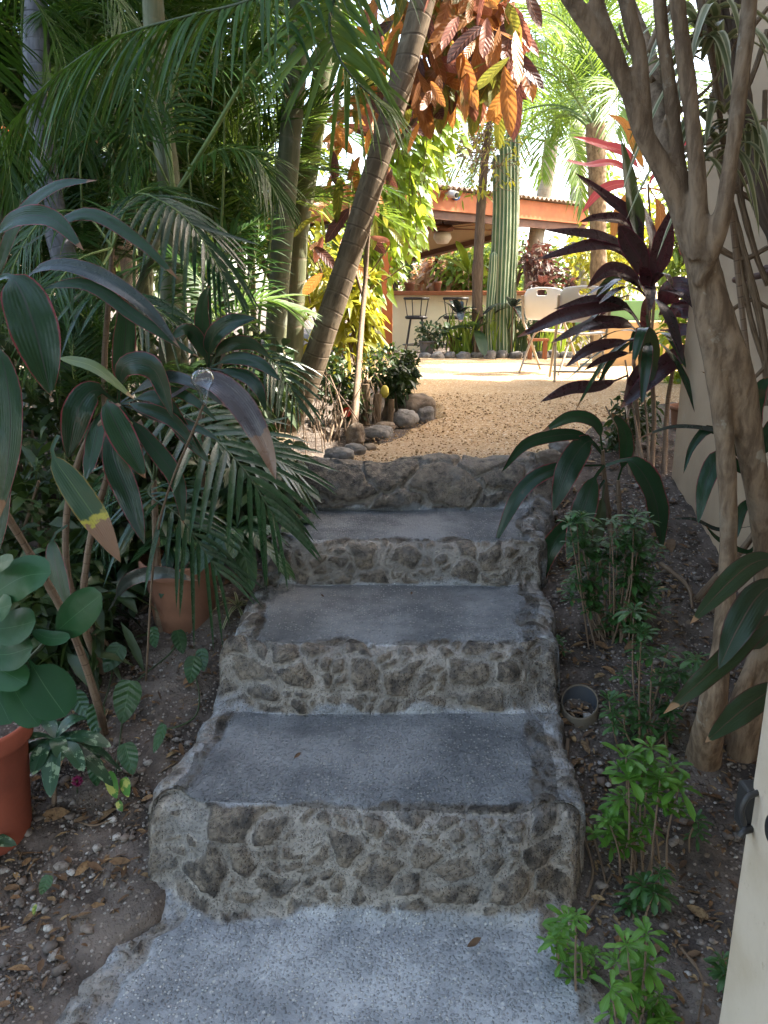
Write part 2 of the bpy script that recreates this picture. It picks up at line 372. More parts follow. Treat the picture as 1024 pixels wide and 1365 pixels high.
# side skirts roll over the edge and go down into the soil
def skirt(sgn, E):
    a = sk*np.pi*.5; ox = .07*np.sin(a)**.8; oz = -.06*(1-np.cos(a))-.24*np.clip((sk-.55)/.45, 0, 1)**1.2
    return E[:, None]+sgn*ox[None], np.broadcast_to(oz, (len(E), len(sk)))
xsL, zsL = skirt(-1, XL); xsR, zsR = skirt(1, XR)
GX = np.concatenate([xsL[:, ::-1], X, xsR], 1); dz0 = np.concatenate([zsL[:, ::-1], np.zeros_like(X), zsR], 1)
GY = np.broadcast_to(py_s[:, None], GX.shape).copy(); GZ = pz_s[:, None]+dz0
edge = np.minimum(np.minimum(GX-XL[:, None], XR[:, None]-GX), 9)
ssv = np.broadcast_to(S_[:, None], GX.shape)
wob = fbm(np.stack([GX*3.1, ssv*3.1, ssv*0+4], -1), 3)
# edge masonry lies along the treads: a single row of bigger stones, wider on the right of the 2nd and 3rd tread
wideR = np.interp(py_s, [1.6, 1.75, 1.9, 2.8, 3.0, 3.4], [.03, .045, .055, .03, .02, .02]); wideL = np.interp(py_s, [1.2, 1.7, 1.9, 2.8, 3.0], [.06, .045, .035, .02, .02])
eL = 1-smooth(0, .03, GX-XL[:, None]-wideL[:, None]+.022*wob); eR = 1-smooth(0, .03, XR[:, None]-GX-wideR[:, None]+.022*wob)
we = np.maximum(eL, eR)
WS0 = we
sh = .030*vnoise(np.stack([GX*7, ssv*0, np.searchsorted([1.98, 2.58, 3.12], GY)*3.3], -1))+.018*vnoise(np.stack([GX*19, ssv*2, GX*0+3], -1))
WR = np.interp(ssv+sh-.012, S_, wr); W_ = np.clip(np.maximum(WR, we), 0, 1); ST = np.clip(np.maximum(WR, we*.62), 0, 1)
wp = fbm(np.stack([GX*7, ssv*7, ssv*0+20], -1), 3)*.25
f1, f2, cid, crx, cry = vor2(GX/.118+wp+.2*wob, ssv/.092+wp*1.1+3.3, 4)
g1, g2, gid, grx, gry = vor2(GX/.052+wp*2, ssv/.05+wp*2, 31)
top = smooth(3.28, 3.33, GY)          # the topmost riser is built of a few big boulders
b1, b2, bid, brx, bry = vor2(GX/.235+wp*.8+.45, ssv/.21+wp*.8+.35, 77)
split = ((cid > .62) & (top < .5))
dd = np.where(top > .5, (b2-b1)*2.2, np.where(split, np.minimum(f2-f1, (g2-g1)*.75), f2-f1))
ID = np.where(top > .5, bid, np.where(split, (cid+gid) % 1., cid))
mask = smooth(.11, .19, dd+.06*fbm(np.stack([GX*45, ssv*45, ssv*0], -1), 3))
n3 = np.stack([GX, GY, GZ], -1)
depth = .45+.9*((ID*7.3) % 1)
tilt = np.where(top > .5, 0, np.where(split, 0, ((cid*13.7) % 1-.5)*crx+((cid*29.3) % 1-.5)*cry))
disp = W_*(mask*((.004+.010*depth)*(.5+.5*smooth(.08, .5, dd))+.016*tilt+.0055*fbm(n3*22+ID[..., None]*9, 5)+.003*np.abs(fbm(n3*50, 3)))+(1-mask)*.0025*fbm(n3*70, 3)-.004)
disp += W_*top*mask*.02
disp += (1-W_)*(.005*fbm(np.stack([GX*2.6, GY*2.6, GY*0+8], -1), 4)+.0012*fbm(n3*60, 2))
disp += (1-W_)*.009+we*(1-wr[:, None])*(.004+.010*fbm(np.stack([GX*8, GY*8, GY*0], -1), 2))*smooth(-.03, .04, edge+.03)
nrmx = np.zeros_like(GX); nrmx[:, :10] = -np.sin(sk[::-1]*1.57); nrmx[:, -10:] = np.sin(sk*1.57)
ny, nz_ = pn[:, 0][:, None]*(1-np.abs(nrmx)), pn[:, 1][:, None]*(1-.6*np.abs(nrmx))
PX, PY_, PZ = GX+disp*nrmx, GY+disp*ny, GZ+disp*nz_+.012*wob*(wr[:, None])*0
# the risers are not ruler straight: bow them along the width
bow = .035*vnoise(np.stack([GX*1.3, 1.7*np.searchsorted([1.98, 2.58, 3.12], GY), GX*0+2], -1))+.018*vnoise(np.stack([GX*4, 1.7*np.searchsorted([1.98, 2.58, 3.12], GY), GX*0+7], -1))
PY_ = PY_+bow*smooth(1.3, 1.6, GY)*wr[:, None]+.075*(1-smooth(-.02, .15, edge))**1.4*smooth(1.6, 1.66, GY)*WR-.05*GX*smooth(1.2, 1.5, GY)*(1-smooth(1.72, 2.0, GY))
PZ = PZ+top*(.022*vnoise(np.stack([GX*4.2, GX*0, GX*0+5], -1))+.01*vnoise(np.stack([GX*11, GX*0, GX*0+5], -1)))*smooth(3.36, 3.42, GY)
NC = GX.shape[1]
Pall = np.stack([PX, PY_, PZ], -1)
def stepmat():
    m, nt, out = newmat('stone steps'); pos = objco(nt)
    st = attr(nt, 'stone').outputs['Fac']; mk = attr(nt, 'mask').outputs['Fac']; tn = attr(nt, 'tint').outputs['Fac']
    # exposed aggregate concrete
    big = noise(nt, 3.2, 6., .62, pos); med = noise(nt, 14., 5., .6, pos)
    con = mixc(nt, sstep(nt, big, .36, .62), (.205, .217, .232), (.40, .413, .428))
    con = mixc(nt, mth(nt, 'MULTIPLY', sstep(nt, noise(nt, 1.7, 4., .6, pos), .5, .64), .6), con, (.14, .147, .156))
    con = mixc(nt, mth(nt, 'MULTIPLY', sstep(nt, med, .55, .72), .35), con, (.42, .42, .41))
    v = voro(nt, 115., pos); vc = nd(nt, 'ShaderNodeSeparateColor', {0: v.outputs['Color']})
    peb = sstep(nt, v.outputs['Distance'], .46, .26)
    lightp = mth(nt, 'MULTIPLY', peb, sstep(nt, vc.outputs[0], .64, .74)); darkp = mth(nt, 'MULTIPLY', peb, sstep(nt, vc.outputs[1], .90, .93))
    patch = sstep(nt, noise(nt, 2.4, 3., .5, pos), .36, .56)
    con = mixc(nt, mth(nt, 'MULTIPLY', lightp, mth(nt, 'MULTIPLY', patch, .7)), con, (.62, .615, .59)); con = mixc(nt, mth(nt, 'MULTIPLY', darkp, .35), con, (.05, .052, .056))
    v2 = voro(nt, 75., pos); vc2 = nd(nt, 'ShaderNodeSeparateColor', {0: v2.outputs['Color']})
    con = mixc(nt, mth(nt, 'MULTIPLY', mth(nt, 'MULTIPLY', sstep(nt, v2.outputs['Distance'], .38, .26), sstep(nt, vc2.outputs[0], .86, .9)), .7), con, (.5, .49, .46))
    # stones and mortar
    r1 = noise(nt, 26., 6., .65, pos); r2 = noise(nt, 7., 4., .6, pos)
    stc = mixc(nt, tn, (.060, .053, .047), (.15, .127, .105))
    stc = mixc(nt, sstep(nt, r1, .4, .7), stc, (.22, .185, .145)); stc = mixc(nt, sstep(nt, r1, .46, .3), stc, (.04, .038, .036))
    stc = mixc(nt, mth(nt, 'MULTIPLY', sstep(nt, r2, .52, .68), .6), stc, (.15, .145, .14))
    mor = mixc(nt, sstep(nt, noise(nt, 18., 5., .6, pos), .35, .7), (.205, .188, .166), (.32, .295, .262))
    mor = mixc(nt, mth(nt, 'MULTIPLY', sstep(nt, big, .5, .62), .6), mor, (.13, .13, .128))
    mas = mixc(nt, mk, mor, stc)
    edge_ = mth(nt, 'MULTIPLY', sstep(nt, mk, .05, .3), sstep(nt, mk, .75, .4)); mas = mixc(nt, mth(nt, 'MULTIPLY', edge_, mth(nt, 'MULTIPLY', sstep(nt, noise(nt, 9., 3., .6, pos), .42, .6), .38)), mas, (.40, .36, .30))
    # cement wash running over parts of the masonry
    mas = mixc(nt, mth(nt, 'MULTIPLY', sstep(nt, noise(nt, 5., 6., .65, pos), .54, .7), .4), mas, (.185, .17, .15))
    ff = mth(nt, 'ADD', st, mth(nt, 'MULTIPLY', mth(nt, 'SUBTRACT', noise(nt, 11., 5., .65, pos), .5), 1.3))
    f = sstep(nt, ff, .34, .72)
    col = mixc(nt, f, con, mas)
    fine = noise(nt, 150., 4., .65, pos)
    h = mth(nt, 'ADD', mth(nt, 'MULTIPLY', fine, .5), mth(nt, 'MULTIPLY', peb, .9))
    h = mth(nt, 'ADD', h, mth(nt, 'MULTIPLY', r1, 1.2))
    n = bump(nt, h, .9, .007)
    principled(nt, out, col, mth(nt, 'ADD', mth(nt, 'MULTIPLY', med, .25), .68), n, .2); return m
M_STEP = stepmat()
steps = thing('stone_steps', 'rising flight of grey concrete steps with rough stone masonry risers', 'steps', (-.05, 2.4, 0))
rowpart = []
for i in range(ns):
    y = .5*(py_s[i]+py_s[i+1]); r = (typ[i]+typ[i+1]) > .5
    rowpart.append(('r' if r else 't', int(np.searchsorted([1.75, 2.32, 2.92], y)) if r else int(np.searchsorted([1.69, 2.26, 2.87], y))))
def stair_part(name, rows, c0, c1):
    mb = MB(); r = np.asarray(rows); v = Pall[r[0]:r[-1]+2, c0:c1+1]; sh = v.shape[:2]
    mb.add(v, grid_faces(*sh), None, ID[r[0]:r[-1]+2, c0:c1+1])
    o = mb.build(name, M_STEP, steps)
    for an, A in (('stone', ST), ('mask', mask)):
        a = o.data.attributes.new(an, 'FLOAT', 'POINT'); a.data.foreach_set('value', A[r[0]:r[-1]+2, c0:c1+1].astype(np.float32).ravel())
    return o
keys = []
for k in rowpart:
    if k not in keys: keys.append(k)
for k in keys:
    rows = [i for i in range(ns) if rowpart[i] == k]
    stair_part('tread' if k[0] == 't' else 'riser', rows, 10, NC-11)
stair_part('side_stones', list(range(ns)), 0, 10)['label'] = 'low masonry edge on the left side of the steps'
stair_part('side_stones', list(range(ns)), NC-11, NC-1)['label'] = 'low masonry edge on the right side of the steps'
# ------------------------------------------------------------------ ground and gravel path
GLV = ([0, 1.0, 1.7, 2.25, 2.85, 3.4, 3.9, 5, 11, 15, 60], [-.16, -.10, .01, .21, .43, .63, .79, .83, .83, .80, .80])
PLEFT = [(3.42, -.36), (3.8, -.34), (4.2, -.12), (4.7, .10), (5.15, .34), (5.5, .33), (6.2, .22), (7.2, .0), (8.0, -.5), (9, -1.6), (10.9, -2.6)]
PRIGHT = [(3.42, .70), (3.75, .80), (4.1, 1.02), (4.6, 1.3), (5.2, 1.75), (6.2, 3.0), (8, 5.0), (10.9, 7)]
def pl(y): return np.interp(y, *zip(*PLEFT))
def pr(y): return np.interp(y, *zip(*PRIGHT))
def ground_z(x, y):
    x = np.asarray(x, float); y = np.asarray(y, float)
    z = np.interp(y, *GLV)+.028*fbm(np.stack([x*2.2, y*2.2, x*0], -1), 4)
    yc = np.clip(y, 1.0, 3.75); L, Rr = np.interp(yc, *zip(*EDGE_L)), np.interp(yc, *zip(*EDGE_R))
    z = z+.06*smooth(0, .5, x-Rr)-.03*smooth(.2, 1.0, L-x)*(y < 3)
    ins = smooth(-.02, .06, x-L)*smooth(-.02, .06, Rr-x)*(y < 3.75)
    z = z-.22*ins
    pin = smooth(0, .1, x-pl(y))*smooth(0, .1, pr(y)-x)*(y > 3.4)*(y < 10.9)
    z = z*(1-pin)+.77*pin
    return z
def gz(x, y): return float(ground_z(np.array([x]), np.array([y]))[0])
def gp(u, v, it=12):
    z = .5
    for _ in range(it): p = atz(u, v, z); z = .5*z+.5*gz(p[0], p[1])
    return np.array([p[0], p[1], gz(p[0], p[1])])
xs = np.concatenate([np.array([-150, -90, -50, -30, -20, -14, -10, -7.5, -6]), np.arange(-5, -2, .12), np.arange(-2, 2.2, .02), np.arange(2.2, 6, .15), np.array([7, 8.5, 10, 14, 20, 30, 50, 90, 150])])
ys = np.concatenate([np.array([-30, -12, -5, -2, -1, -.4, 0, .4, .7]), np.arange(.9, 4.3, .02), np.arange(4.3, 11.5, .08), np.arange(11.5, 16, .4), np.array([17, 19, 22, 27, 35, 50, 80, 130, 300])])
gx, gy = np.meshgrid(xs, ys); gzv = ground_z(gx, gy)
near = (gy > .6) & (gy < 5) & (np.abs(gx) < 2.5)
gzv = gzv+near*(.013*fbm(np.stack([gx*13, gy*13, gx*0], -1), 4))
mb = MB(); mb.add(np.stack([gx, gy, gzv], -1), grid_faces(len(ys), len(xs)))
def soilmat():
    m, nt, out = newmat('garden soil'); pos = objco(nt)
    a = noise(nt, 9., 6., .65, pos); b = noise(nt, 2.2, 4., .6, pos); c = noise(nt, 70., 4., .65, pos)
    col = mixc(nt, sstep(nt, a, .34, .66), (.045, .036, .030), (.125, .099, .082)); col = mixc(nt, mth(nt, 'MULTIPLY', sstep(nt, b, .5, .66), .7), col, (.17, .14, .118))
    v = voro(nt, 85., pos); vc = nd(nt, 'ShaderNodeSeparateColor', {0: v.outputs['Color']}); pm = sstep(nt, v.outputs['Distance'], .42, .3)
    col = mixc(nt, mth(nt, 'MULTIPLY', pm, sstep(nt, vc.outputs[0], .74, .8)), col, (.24, .20, .165)); col = mixc(nt, mth(nt, 'MULTIPLY', pm, sstep(nt, vc.outputs[1], .9, .93)), col, (.27, .245, .215))
    v2 = voro(nt, 34., pos); v2c = nd(nt, 'ShaderNodeSeparateColor', {0: v2.outputs['Color']}); p2 = sstep(nt, v2.outputs['Distance'], .36, .26)
    col = mixc(nt, mth(nt, 'MULTIPLY', p2, sstep(nt, v2c.outputs[0], .84, .88)), col, (.17, .13, .095))
    h = mth(nt, 'ADD', c, mth(nt, 'ADD', mth(nt, 'MULTIPLY', pm, .4), mth(nt, 'MULTIPLY', p2, .4)))
    principled(nt, out, col, .95, bump(nt, h, .8, .008), .15); return m
M_SOIL = soilmat()
tag(mb.build('ground', M_SOIL), 'dark garden soil sloping up beside the stone steps', 'ground', kind='structure')
def gravelmat():
    m, nt, out = newmat('tan gravel'); pos = objco(nt)
    a = noise(nt, 1.3, 5., .6, pos); b = noise(nt, 30., 5., .7, pos)
    col = mixc(nt, sstep(nt, a, .36, .64), (.42, .265, .13), (.50, .345, .19))
    v = voro(nt, 105., pos); vc = nd(nt, 'ShaderNodeSeparateColor', {0: v.outputs['Color']}); pm = sstep(nt, v.outputs['Distance'], .5, .2)
    col = mixc(nt, .75, col, mixc(nt, vc.outputs[0], (.24, .14, .065), (.58, .43, .26)))
    col = mixc(nt, mth(nt, 'MULTIPLY', sstep(nt, b, .56, .7), .55), col, (.19, .115, .058)); col = mixc(nt, mth(nt, 'MULTIPLY', sstep(nt, vc.outputs[1], .9, .94), .7), col, (.72, .66, .54))
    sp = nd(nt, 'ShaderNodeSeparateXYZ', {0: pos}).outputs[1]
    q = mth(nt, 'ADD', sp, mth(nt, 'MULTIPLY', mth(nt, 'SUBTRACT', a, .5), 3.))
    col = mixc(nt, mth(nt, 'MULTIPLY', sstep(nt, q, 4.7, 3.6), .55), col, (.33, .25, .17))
    h = mth(nt, 'ADD', pm, mth(nt, 'MULTIPLY', b, 1.4)); principled(nt, out, col, .95, bump(nt, h, .8, .006), .15); return m
M_GRAVEL = gravelmat()
py2 = np.concatenate([np.arange(3.5, 6, .03), np.arange(6, 10.95, .07)]); k = 130; t = np.linspace(0, 1, k)
PLX = pl(py2)+.05*fbm(np.stack([py2*4, py2*0, py2*0+1], -1), 3); PRX = pr(py2)+.05*fbm(np.stack([py2*4, py2*0, py2*0+6], -1), 3)
gx2 = PLX[:, None]+(PRX-PLX)[:, None]*t; gy2 = np.broadcast_to(py2[:, None], gx2.shape)
e2 = np.minimum(gx2-PLX[:, None], PRX[:, None]-gx2)
gz2 = .842+.014*fbm(np.stack([gx2*1.7, gy2*1.7, gx2*0], -1), 4)+.004*fbm(np.stack([gx2*20, gy2*20, gx2*0], -1), 2)-.08*(1-smooth(0, .12, e2))-.02*(1-smooth(3.5, 3.75, gy2))
mb = MB(); mb.add(np.stack([gx2, gy2, gz2], -1), grid_faces(len(py2), k))
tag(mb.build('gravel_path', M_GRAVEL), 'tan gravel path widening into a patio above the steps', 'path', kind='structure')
PATHZ = .85
# ------------------------------------------------------------------ loose pebbles, chips and dead leaves
def pebbles(mb, P, size, flat=.65):
    V, F = ico(1); N = len(P); s = np.asarray(size)
    Rz = RNG.random(N)*6.28; a = np.stack([RNG.uniform(.7, 1.35, N)*s, RNG.uniform(.7, 1.2, N)*s, flat*s*RNG.uniform(.7, 1.2, N)], -1)
    Q = V[None]*(1+.25*RNG.normal(size=(N, len(V), 1)).clip(-1.2, 1.2))*a[:, None]
    c, sn = np.cos(Rz)[:, None], np.sin(Rz)[:, None]
    Q = np.stack([Q[..., 0]*c-Q[..., 1]*sn, Q[..., 0]*sn+Q[..., 1]*c, Q[..., 2]], -1)+P[:, None]
    f = (F[None]+(np.arange(N)*len(V))[:, None, None]).reshape(-1, 3)
    mb.add(Q, f, None, np.repeat(RNG.random(N), len(V)))
def rampmat(name, cols, rough=.85, bumpd=.003):
    m, nt, out = newmat(name); pos = objco(nt); tn = attr(nt, 'tint').outputs['Fac']
    r = nt.nodes.new('ShaderNodeValToRGB'); nt.links.new(tn, r.inputs[0]); e = r.color_ramp.elements
    e[0].position = 0; e[0].color = c4(cols[0]); e[1].position = 1; e[1].color = c4(cols[-1])
    for i, c in enumerate(cols[1:-1], 1): x = e.new(i/(len(cols)-1)); x.color = c4(c)
    col = mixc(nt, sstep(nt, noise(nt, 90., 4., .6, pos), .4, .75), r.outputs[0], tuple(x*.55 for x in cols[1]))
    principled(nt, out, col, rough, bump(nt, noise(nt, 160., 3., .6, pos), .5, bumpd), .3); return m
M_PEB = rampmat('pebbles', [(.06, .05, .045), (.16, .125, .10), (.10, .085, .075), (.20, .16, .13), (.26, .235, .21), (.40, .375, .34)])
M_LITTER = rampmat('dead leaves', [(.05, .028, .016), (.14, .075, .035), (.22, .13, .06), (.10, .06, .035), (.34, .23, .11)])
def scatter(n, boxes):
    out = []
    for (x0, x1, y0, y1, wt) in boxes:
        k = int(n*wt); out.append(np.stack([RNG.uniform(x0, x1, k), RNG.uniform(y0, y1, k)], -1))
    P = np.concatenate(out); yc = np.clip(P[:, 1], 1.0, 3.75)
    L, Rr = np.interp(yc, *zip(*EDGE_L))-.09, np.interp(yc, *zip(*EDGE_R))+.08
    ok = ((P[:, 0] < L) | (P[:, 0] > Rr))
    ok &= (P[:, 1] < 3.6) | (P[:, 0] < pl(P[:, 1])+.03) | (P[:, 0] > pr(P[:, 1])-.03)
    P = P[ok]; return np.concatenate([P, ground_z(P[:, 0], P[:, 1])[:, None]], 1)
BEDS = [(-1.7, -.4, 1.0, 3.2, .36), (-1.2, -.6, 1.1, 2.3, .2), (.4, 1.35, 1.0, 3.7, .46), (-1.2, .35, 3.6, 5.6, .12), (.7, 1.6, 3.4, 5.0, .06)]
mb = MB(); P = scatter(26000, BEDS); keep = vnoise(P*np.array([3, 3, 0])) > RNG.uniform(-1., .8, len(P)); P = P[keep]
s = np.exp(RNG.normal(-5.45, .42, len(P))); P[:, 2] += s*.25; pebbles(mb, P, s)
P = scatter(420, BEDS); s = RNG.uniform(.010, .021, len(P)); P[:, 2] += s*.3; pebbles(mb, P, s, .55)
tag(mb.build('gravel', M_PEB), 'small pale pebbles and chips strewn over the dark garden soil', 'gravel', kind='stuff')
mb = MB(); P = scatter(7500, [b for b in BEDS if b[4] != .2]); N = len(P); P[:, 2] += RNG.uniform(.002, .014, N)
th = RNG.random(N)*6.28; d = np.stack([np.cos(th), np.sin(th), RNG.uniform(-.15, .3, N)], -1)
up = nrm(np.stack([RNG.normal(0, .35, N), RNG.normal(0, .35, N), np.ones(N)], -1)); L = np.exp(RNG.normal(-3.6, .45, N))
strips(mb, P, d, up, L, L*RNG.uniform(.12, .5, N), RNG.uniform(-.1, .5, N), 4, 2, .35, 'lance', curl=.06)
tag(mb.build('fallen_leaves', M_LITTER), 'dry brown leaf scraps littering the planting beds', 'leaf litter', kind='stuff')
mb = MB(); P = np.stack([RNG.uniform(-.3, 1.6, 5000), 3.65+2.8*RNG.random(5000)**1.4], -1)
P = P[(P[:, 0] > pl(P[:, 1])+.02) & (P[:, 0] < pr(P[:, 1])-.02)]; P = np.concatenate([P, np.full((len(P), 1), .853)], 1)
s = np.exp(RNG.normal(-5.5, .35, len(P))); pebbles(mb, P, s, .6)
M_PEB2 = rampmat('path pebbles', [(.18, .10, .045), (.32, .20, .10), (.42, .29, .16), (.26, .15, .07), (.56, .44, .30)])
tag(mb.build('path_gravel', M_PEB2), 'loose tan pebbles lying on the gravel path', 'gravel', kind='stuff')
# twigs, roots
M_TWIG = barkmat('twig', (.10, .065, .04), (.21, .15, .10), bumpd=.002)
def twig(px_pts, r, label, name='twig', zo=.012):
    mb = MB(); pts = []
    for (u, v) in px_pts: p = gp(u, v); p[2] += zo; pts.append(p)
    tube(mb, pts, [r, r*.8, r*.5], n=18, k=6, bump=.3, bfreq=30); tag(mb.build(name, M_TWIG), label, name, 'twigs and roots on the right bed' if u > 600 else None)
twig([(757, 990), (752, 1050), (768, 1095), (790, 1160), (782, 1200)], .007, 'long thin brown root curving along the right edge of the steps', 'root')
twig([(782, 1095), (800, 1150), (808, 1185)], .005, 'short forked root beside the big side stones', 'root')
twig([(880, 760), (915, 790), (922, 820)], .010, 'crooked brown stick lying under the ti leaves by the wall', 'twig', .03)
twig([(905, 1265), (935, 1310), (930, 1365)], .004, 'thin stick on the soil next to the cream gate post', 'twig')
twig([(100, 1098), (125, 1105), (152, 1096)], .0035, 'pale curved twig on bare soil left of the steps', 'twig')
twig([(780, 1230), (800, 1200), (815, 1170)], .004, 'straight brown twig beside the bright green seedling', 'twig')
# ------------------------------------------------------------------ border rocks
def rockmat(name, a, b, c):
    m, nt, out = newmat(name); pos = objco(nt); n1 = noise(nt, 9., 6., .65, pos); n2 = noise(nt, 40., 5., .65, pos)
    col = mixc(nt, sstep(nt, n1, .35, .65), a, b); col = mixc(nt, mth(nt, 'MULTIPLY', sstep(nt, n2, .5, .7), .6), col, c)
    principled(nt, out, col, .88, bump(nt, mth(nt, 'ADD', n1, mth(nt, 'MULTIPLY', n2, .6)), .8, .012), .25); return m
M_ROCK = rockmat('border rock', (.10, .092, .085), (.22, .205, .19), (.30, .285, .27)); M_ROCKB = rockmat('brown rock', (.10, .075, .055), (.22, .17, .125), (.27, .23, .19))
RK = [(556, 556, 46, 34, 1, 'large brown rock under the dark shrub, biggest of the path border'), (541, 564, 30, 22, 0, 'smooth grey rock between the large brown rock and the path'), (566, 558, 26, 20, 0, 'grey rock with a flat top at the tip of the path border'),
      (504, 580, 34, 14, 0, 'low flat grey rock in the left path border'), (514, 573, 22, 12, 1, 'small tan rock behind the low flat border rock'), (475, 588, 26, 26, 1, 'upright dark rock in the left path border'),
      (473, 605, 28, 16, 0, 'grey rock in front of the upright dark border rock'), (452, 612, 36, 18, 0, 'wide grey rock at the left end of the top step'), (432, 622, 24, 14, 0, 'small grey rock tucked into the soil by the top step'),
      (493, 600, 18, 10, 1, 'tiny brown rock on the path side of the border'), (730, 622, 30, 26, 1, 'brown rock at the right end of the top step'), (745, 602, 26, 20, 0, 'grey rock on the right path edge beside the red-edged leaf')]
for i, (u, v, wd, ht, mt, lb) in enumerate(RK):
    p = atz(u, v, PATHZ); mb = MB(); a = px(wd, p[1])*.56; hh = px(ht, p[1])*.62
    rock(mb, (p[0], p[1], PATHZ+hh*.45), (a, a*.8, hh), i*.9, 4, .2, i+2)
    tag(mb.build('rock', M_ROCKB if mt else M_ROCK), lb, 'rock', 'rocks edging the gravel path')
RS = [(738, 1300, 62, 86, 'long dark stone lying at the right edge of the lowest step'), (716, 690, 40, 34, 'grey boulder at the right end of the upper steps'), (712, 715, 34, 22, 'flat grey stone below the boulder at the right end of the upper steps')]
for i, (u, v, wd, ht, lb) in enumerate(RS):
    p = gp(u, v); mb = MB(); a = px(wd, p[1])*.5
    rock(mb, (p[0]+.01, p[1], p[2]+.02), (a*.9, a*1.25, a*.75), .2+i, 5, .22, i+50)
    tag(mb.build('rock', M_ROCK), lb, 'rock')
# far edging stones in front of the planting bed
for i, u in enumerate(range(548, 850, 17)):
    mb = MB(); v = 477+RNG.uniform(-2, 2); p = atz(u, v, PATHZ); p[1] = 10.75+RNG.uniform(-.12, .12); p[0] = (u-512)/1024*10.75*1.0
    rock(mb, (p[0], p[1], .86), (RNG.uniform(.07, .11), .09, RNG.uniform(.05, .085)), i, 3, .2, i+90)
    tag(mb.build('edging_stone', M_ROCK), 'small grey stone edging the planting bed at the far end of the patio', 'stone', 'stones edging the far bed')
# ------------------------------------------------------------------ buildings and furniture
def plaster():
    m, nt, out = newmat('cream plaster'); pos = objco(nt); n1 = noise(nt, 1.4, 6., .65, pos); n2 = noise(nt, 7., 6., .7, pos)
    st = noise(nt, 2., 5., .65, nd(nt, 'ShaderNodeMapping', {0: pos, 'Scale': (2.5, 2.5, .5)}).outputs[0])
    c = mixc(nt, sstep(nt, n1, .35, .66), (.44, .325, .22), (.37, .27, .18)); c = mixc(nt, mth(nt, 'MULTIPLY', sstep(nt, st, .52, .72), .4), c, (.34, .25, .17)); c = mixc(nt, mth(nt, 'MULTIPLY', sstep(nt, n2, .63, .72), .4), c, (.50, .40, .30))
    cr = voro(nt, 1.7, pos, 'DISTANCE_TO_EDGE').outputs['Distance']
    principled(nt, out, c, .9, bump(nt, mth(nt, 'ADD', n2, mth(nt, 'MULTIPLY', noise(nt, 60., 4., .6, pos), .4)), .6, .006), .2); return m
M_CREAM = plaster()
M_CREAM2 = simple('cream painted wall', (.78, .70, .50), .85, (.72, .62, .43), 2., .003, 40., .25)
M_ORANGE = simple('orange painted timber', (.44, .13, .04), .6, (.36, .095, .028), 4., .002, 30., .35)
M_BROWNW = simple('dark brown timber', (.13, .05, .025), .6, (.09, .032, .016), 5., .002, 30.)
M_COUNTER = simple('brown counter wood', (.30, .11, .05), .45, (.22, .075, .03), 6., .002, 40.)
M_TIN = simple('corrugated tin', (.34, .25, .19), .6, (.26, .17, .12), 3., .002, 40., .4)
M_TERRA = simple('terracotta', (.27, .135, .085), .85, (.19, .095, .062), 5., .003, 60., .2)
M_TERRAR = simple('red terracotta', (.31, .085, .05), .85, (.23, .065, .04), 6., .0015, 60., .25)
M_BLACK = simple('black metal', (.014, .014, .015), .45, (.03, .028, .026), 8., .001, 60., .4)
M_WHITE = simple('white plastic', (.68, .65, .62), .45, (.62, .59, .56), 3., .0005, 60., .4)
M_LEG = simple('beige metal', (.36, .30, .235), .45, (.30, .25, .19), 5., .0005, 60., .4)
M_YEL = simple('yellow plaster', (.46, .33, .19), .85, (.40, .28, .155), 3., .003, 40., .2)
M_GRN = simple('green paint', (.12, .26, .12), .6, (.10, .21, .10), 4., .001, 40.)
M_PIPE = simple('dusty pipe plastic', (.14, .115, .085), .9, (.085, .07, .052), 9., .002, 60., .25)
M_GREYPOT = simple('grey clay pot', (.12, .11, .12), .8, (.085, .08, .085), 6., .003, 40.)
M_IRON = simple('rusty iron', (.10, .05, .035), .7, (.06, .032, .025), 20., .002, 60.)
# house on the right: its far corner is seen beside the tree, the rest runs towards the viewer outside the frame
h = thing('cream_house', 'cream plastered house wall on the right behind the pale barked tree', 'house', (1.42, 3.7, .5))
mb = MB()
nn = 60; yy = np.linspace(3.68, -3.0, nn); zz = np.linspace(.2, 6.6, 60)
Yg, Zg = np.meshgrid(yy, zz, indexing='ij'); Xg = 1.42-.02*(3.68-Yg)+.008*fbm(np.stack([Yg*1.1, Zg*1.1, Yg*0], -1), 3)
mb.add(np.stack([Xg, Yg, Zg], -1), grid_faces(nn, 60)[:, ::-1])
xx = np.linspace(1.42, 6.5, 50); Xg2, Zg2 = np.meshgrid(xx, zz, indexing='ij')
mb.add(np.stack([Xg2, 3.68+.0*Xg2, Zg2], -1), grid_faces(50, 60))
mb.build('wall', M_CREAM, h)
mb = MB(); box(mb, (1.28, -3.4, 6.6), (7., 4.75, 6.78)); bevel(mb.build('roof', M_TIN, h, smooth=False), .02)  # unseen roof, its height and overhang set to shade the steps and palms
mb = MB()
for (u, v, u2) in ((968, 371, 998), (1012, 388, 1016)):
    pass
p0 = at(955, 372, 2.95); p1 = at(990, 370, 2.95)
pa = np.array([1.385, 2.95, p0[2]])
tube(mb, [pa+(0.02, .18, -.005), pa+(-.05, .1, 0), pa+(-.06, -.02, .004), pa+(-.05, -.12, .012), pa+(-.02, -.13, .03), pa+(-.03, -.09, .035)], .012, n=24, k=8)
tag(mb.build('wall_hook', M_IRON), 'rusty iron hook fixed to the cream house wall', 'hook')
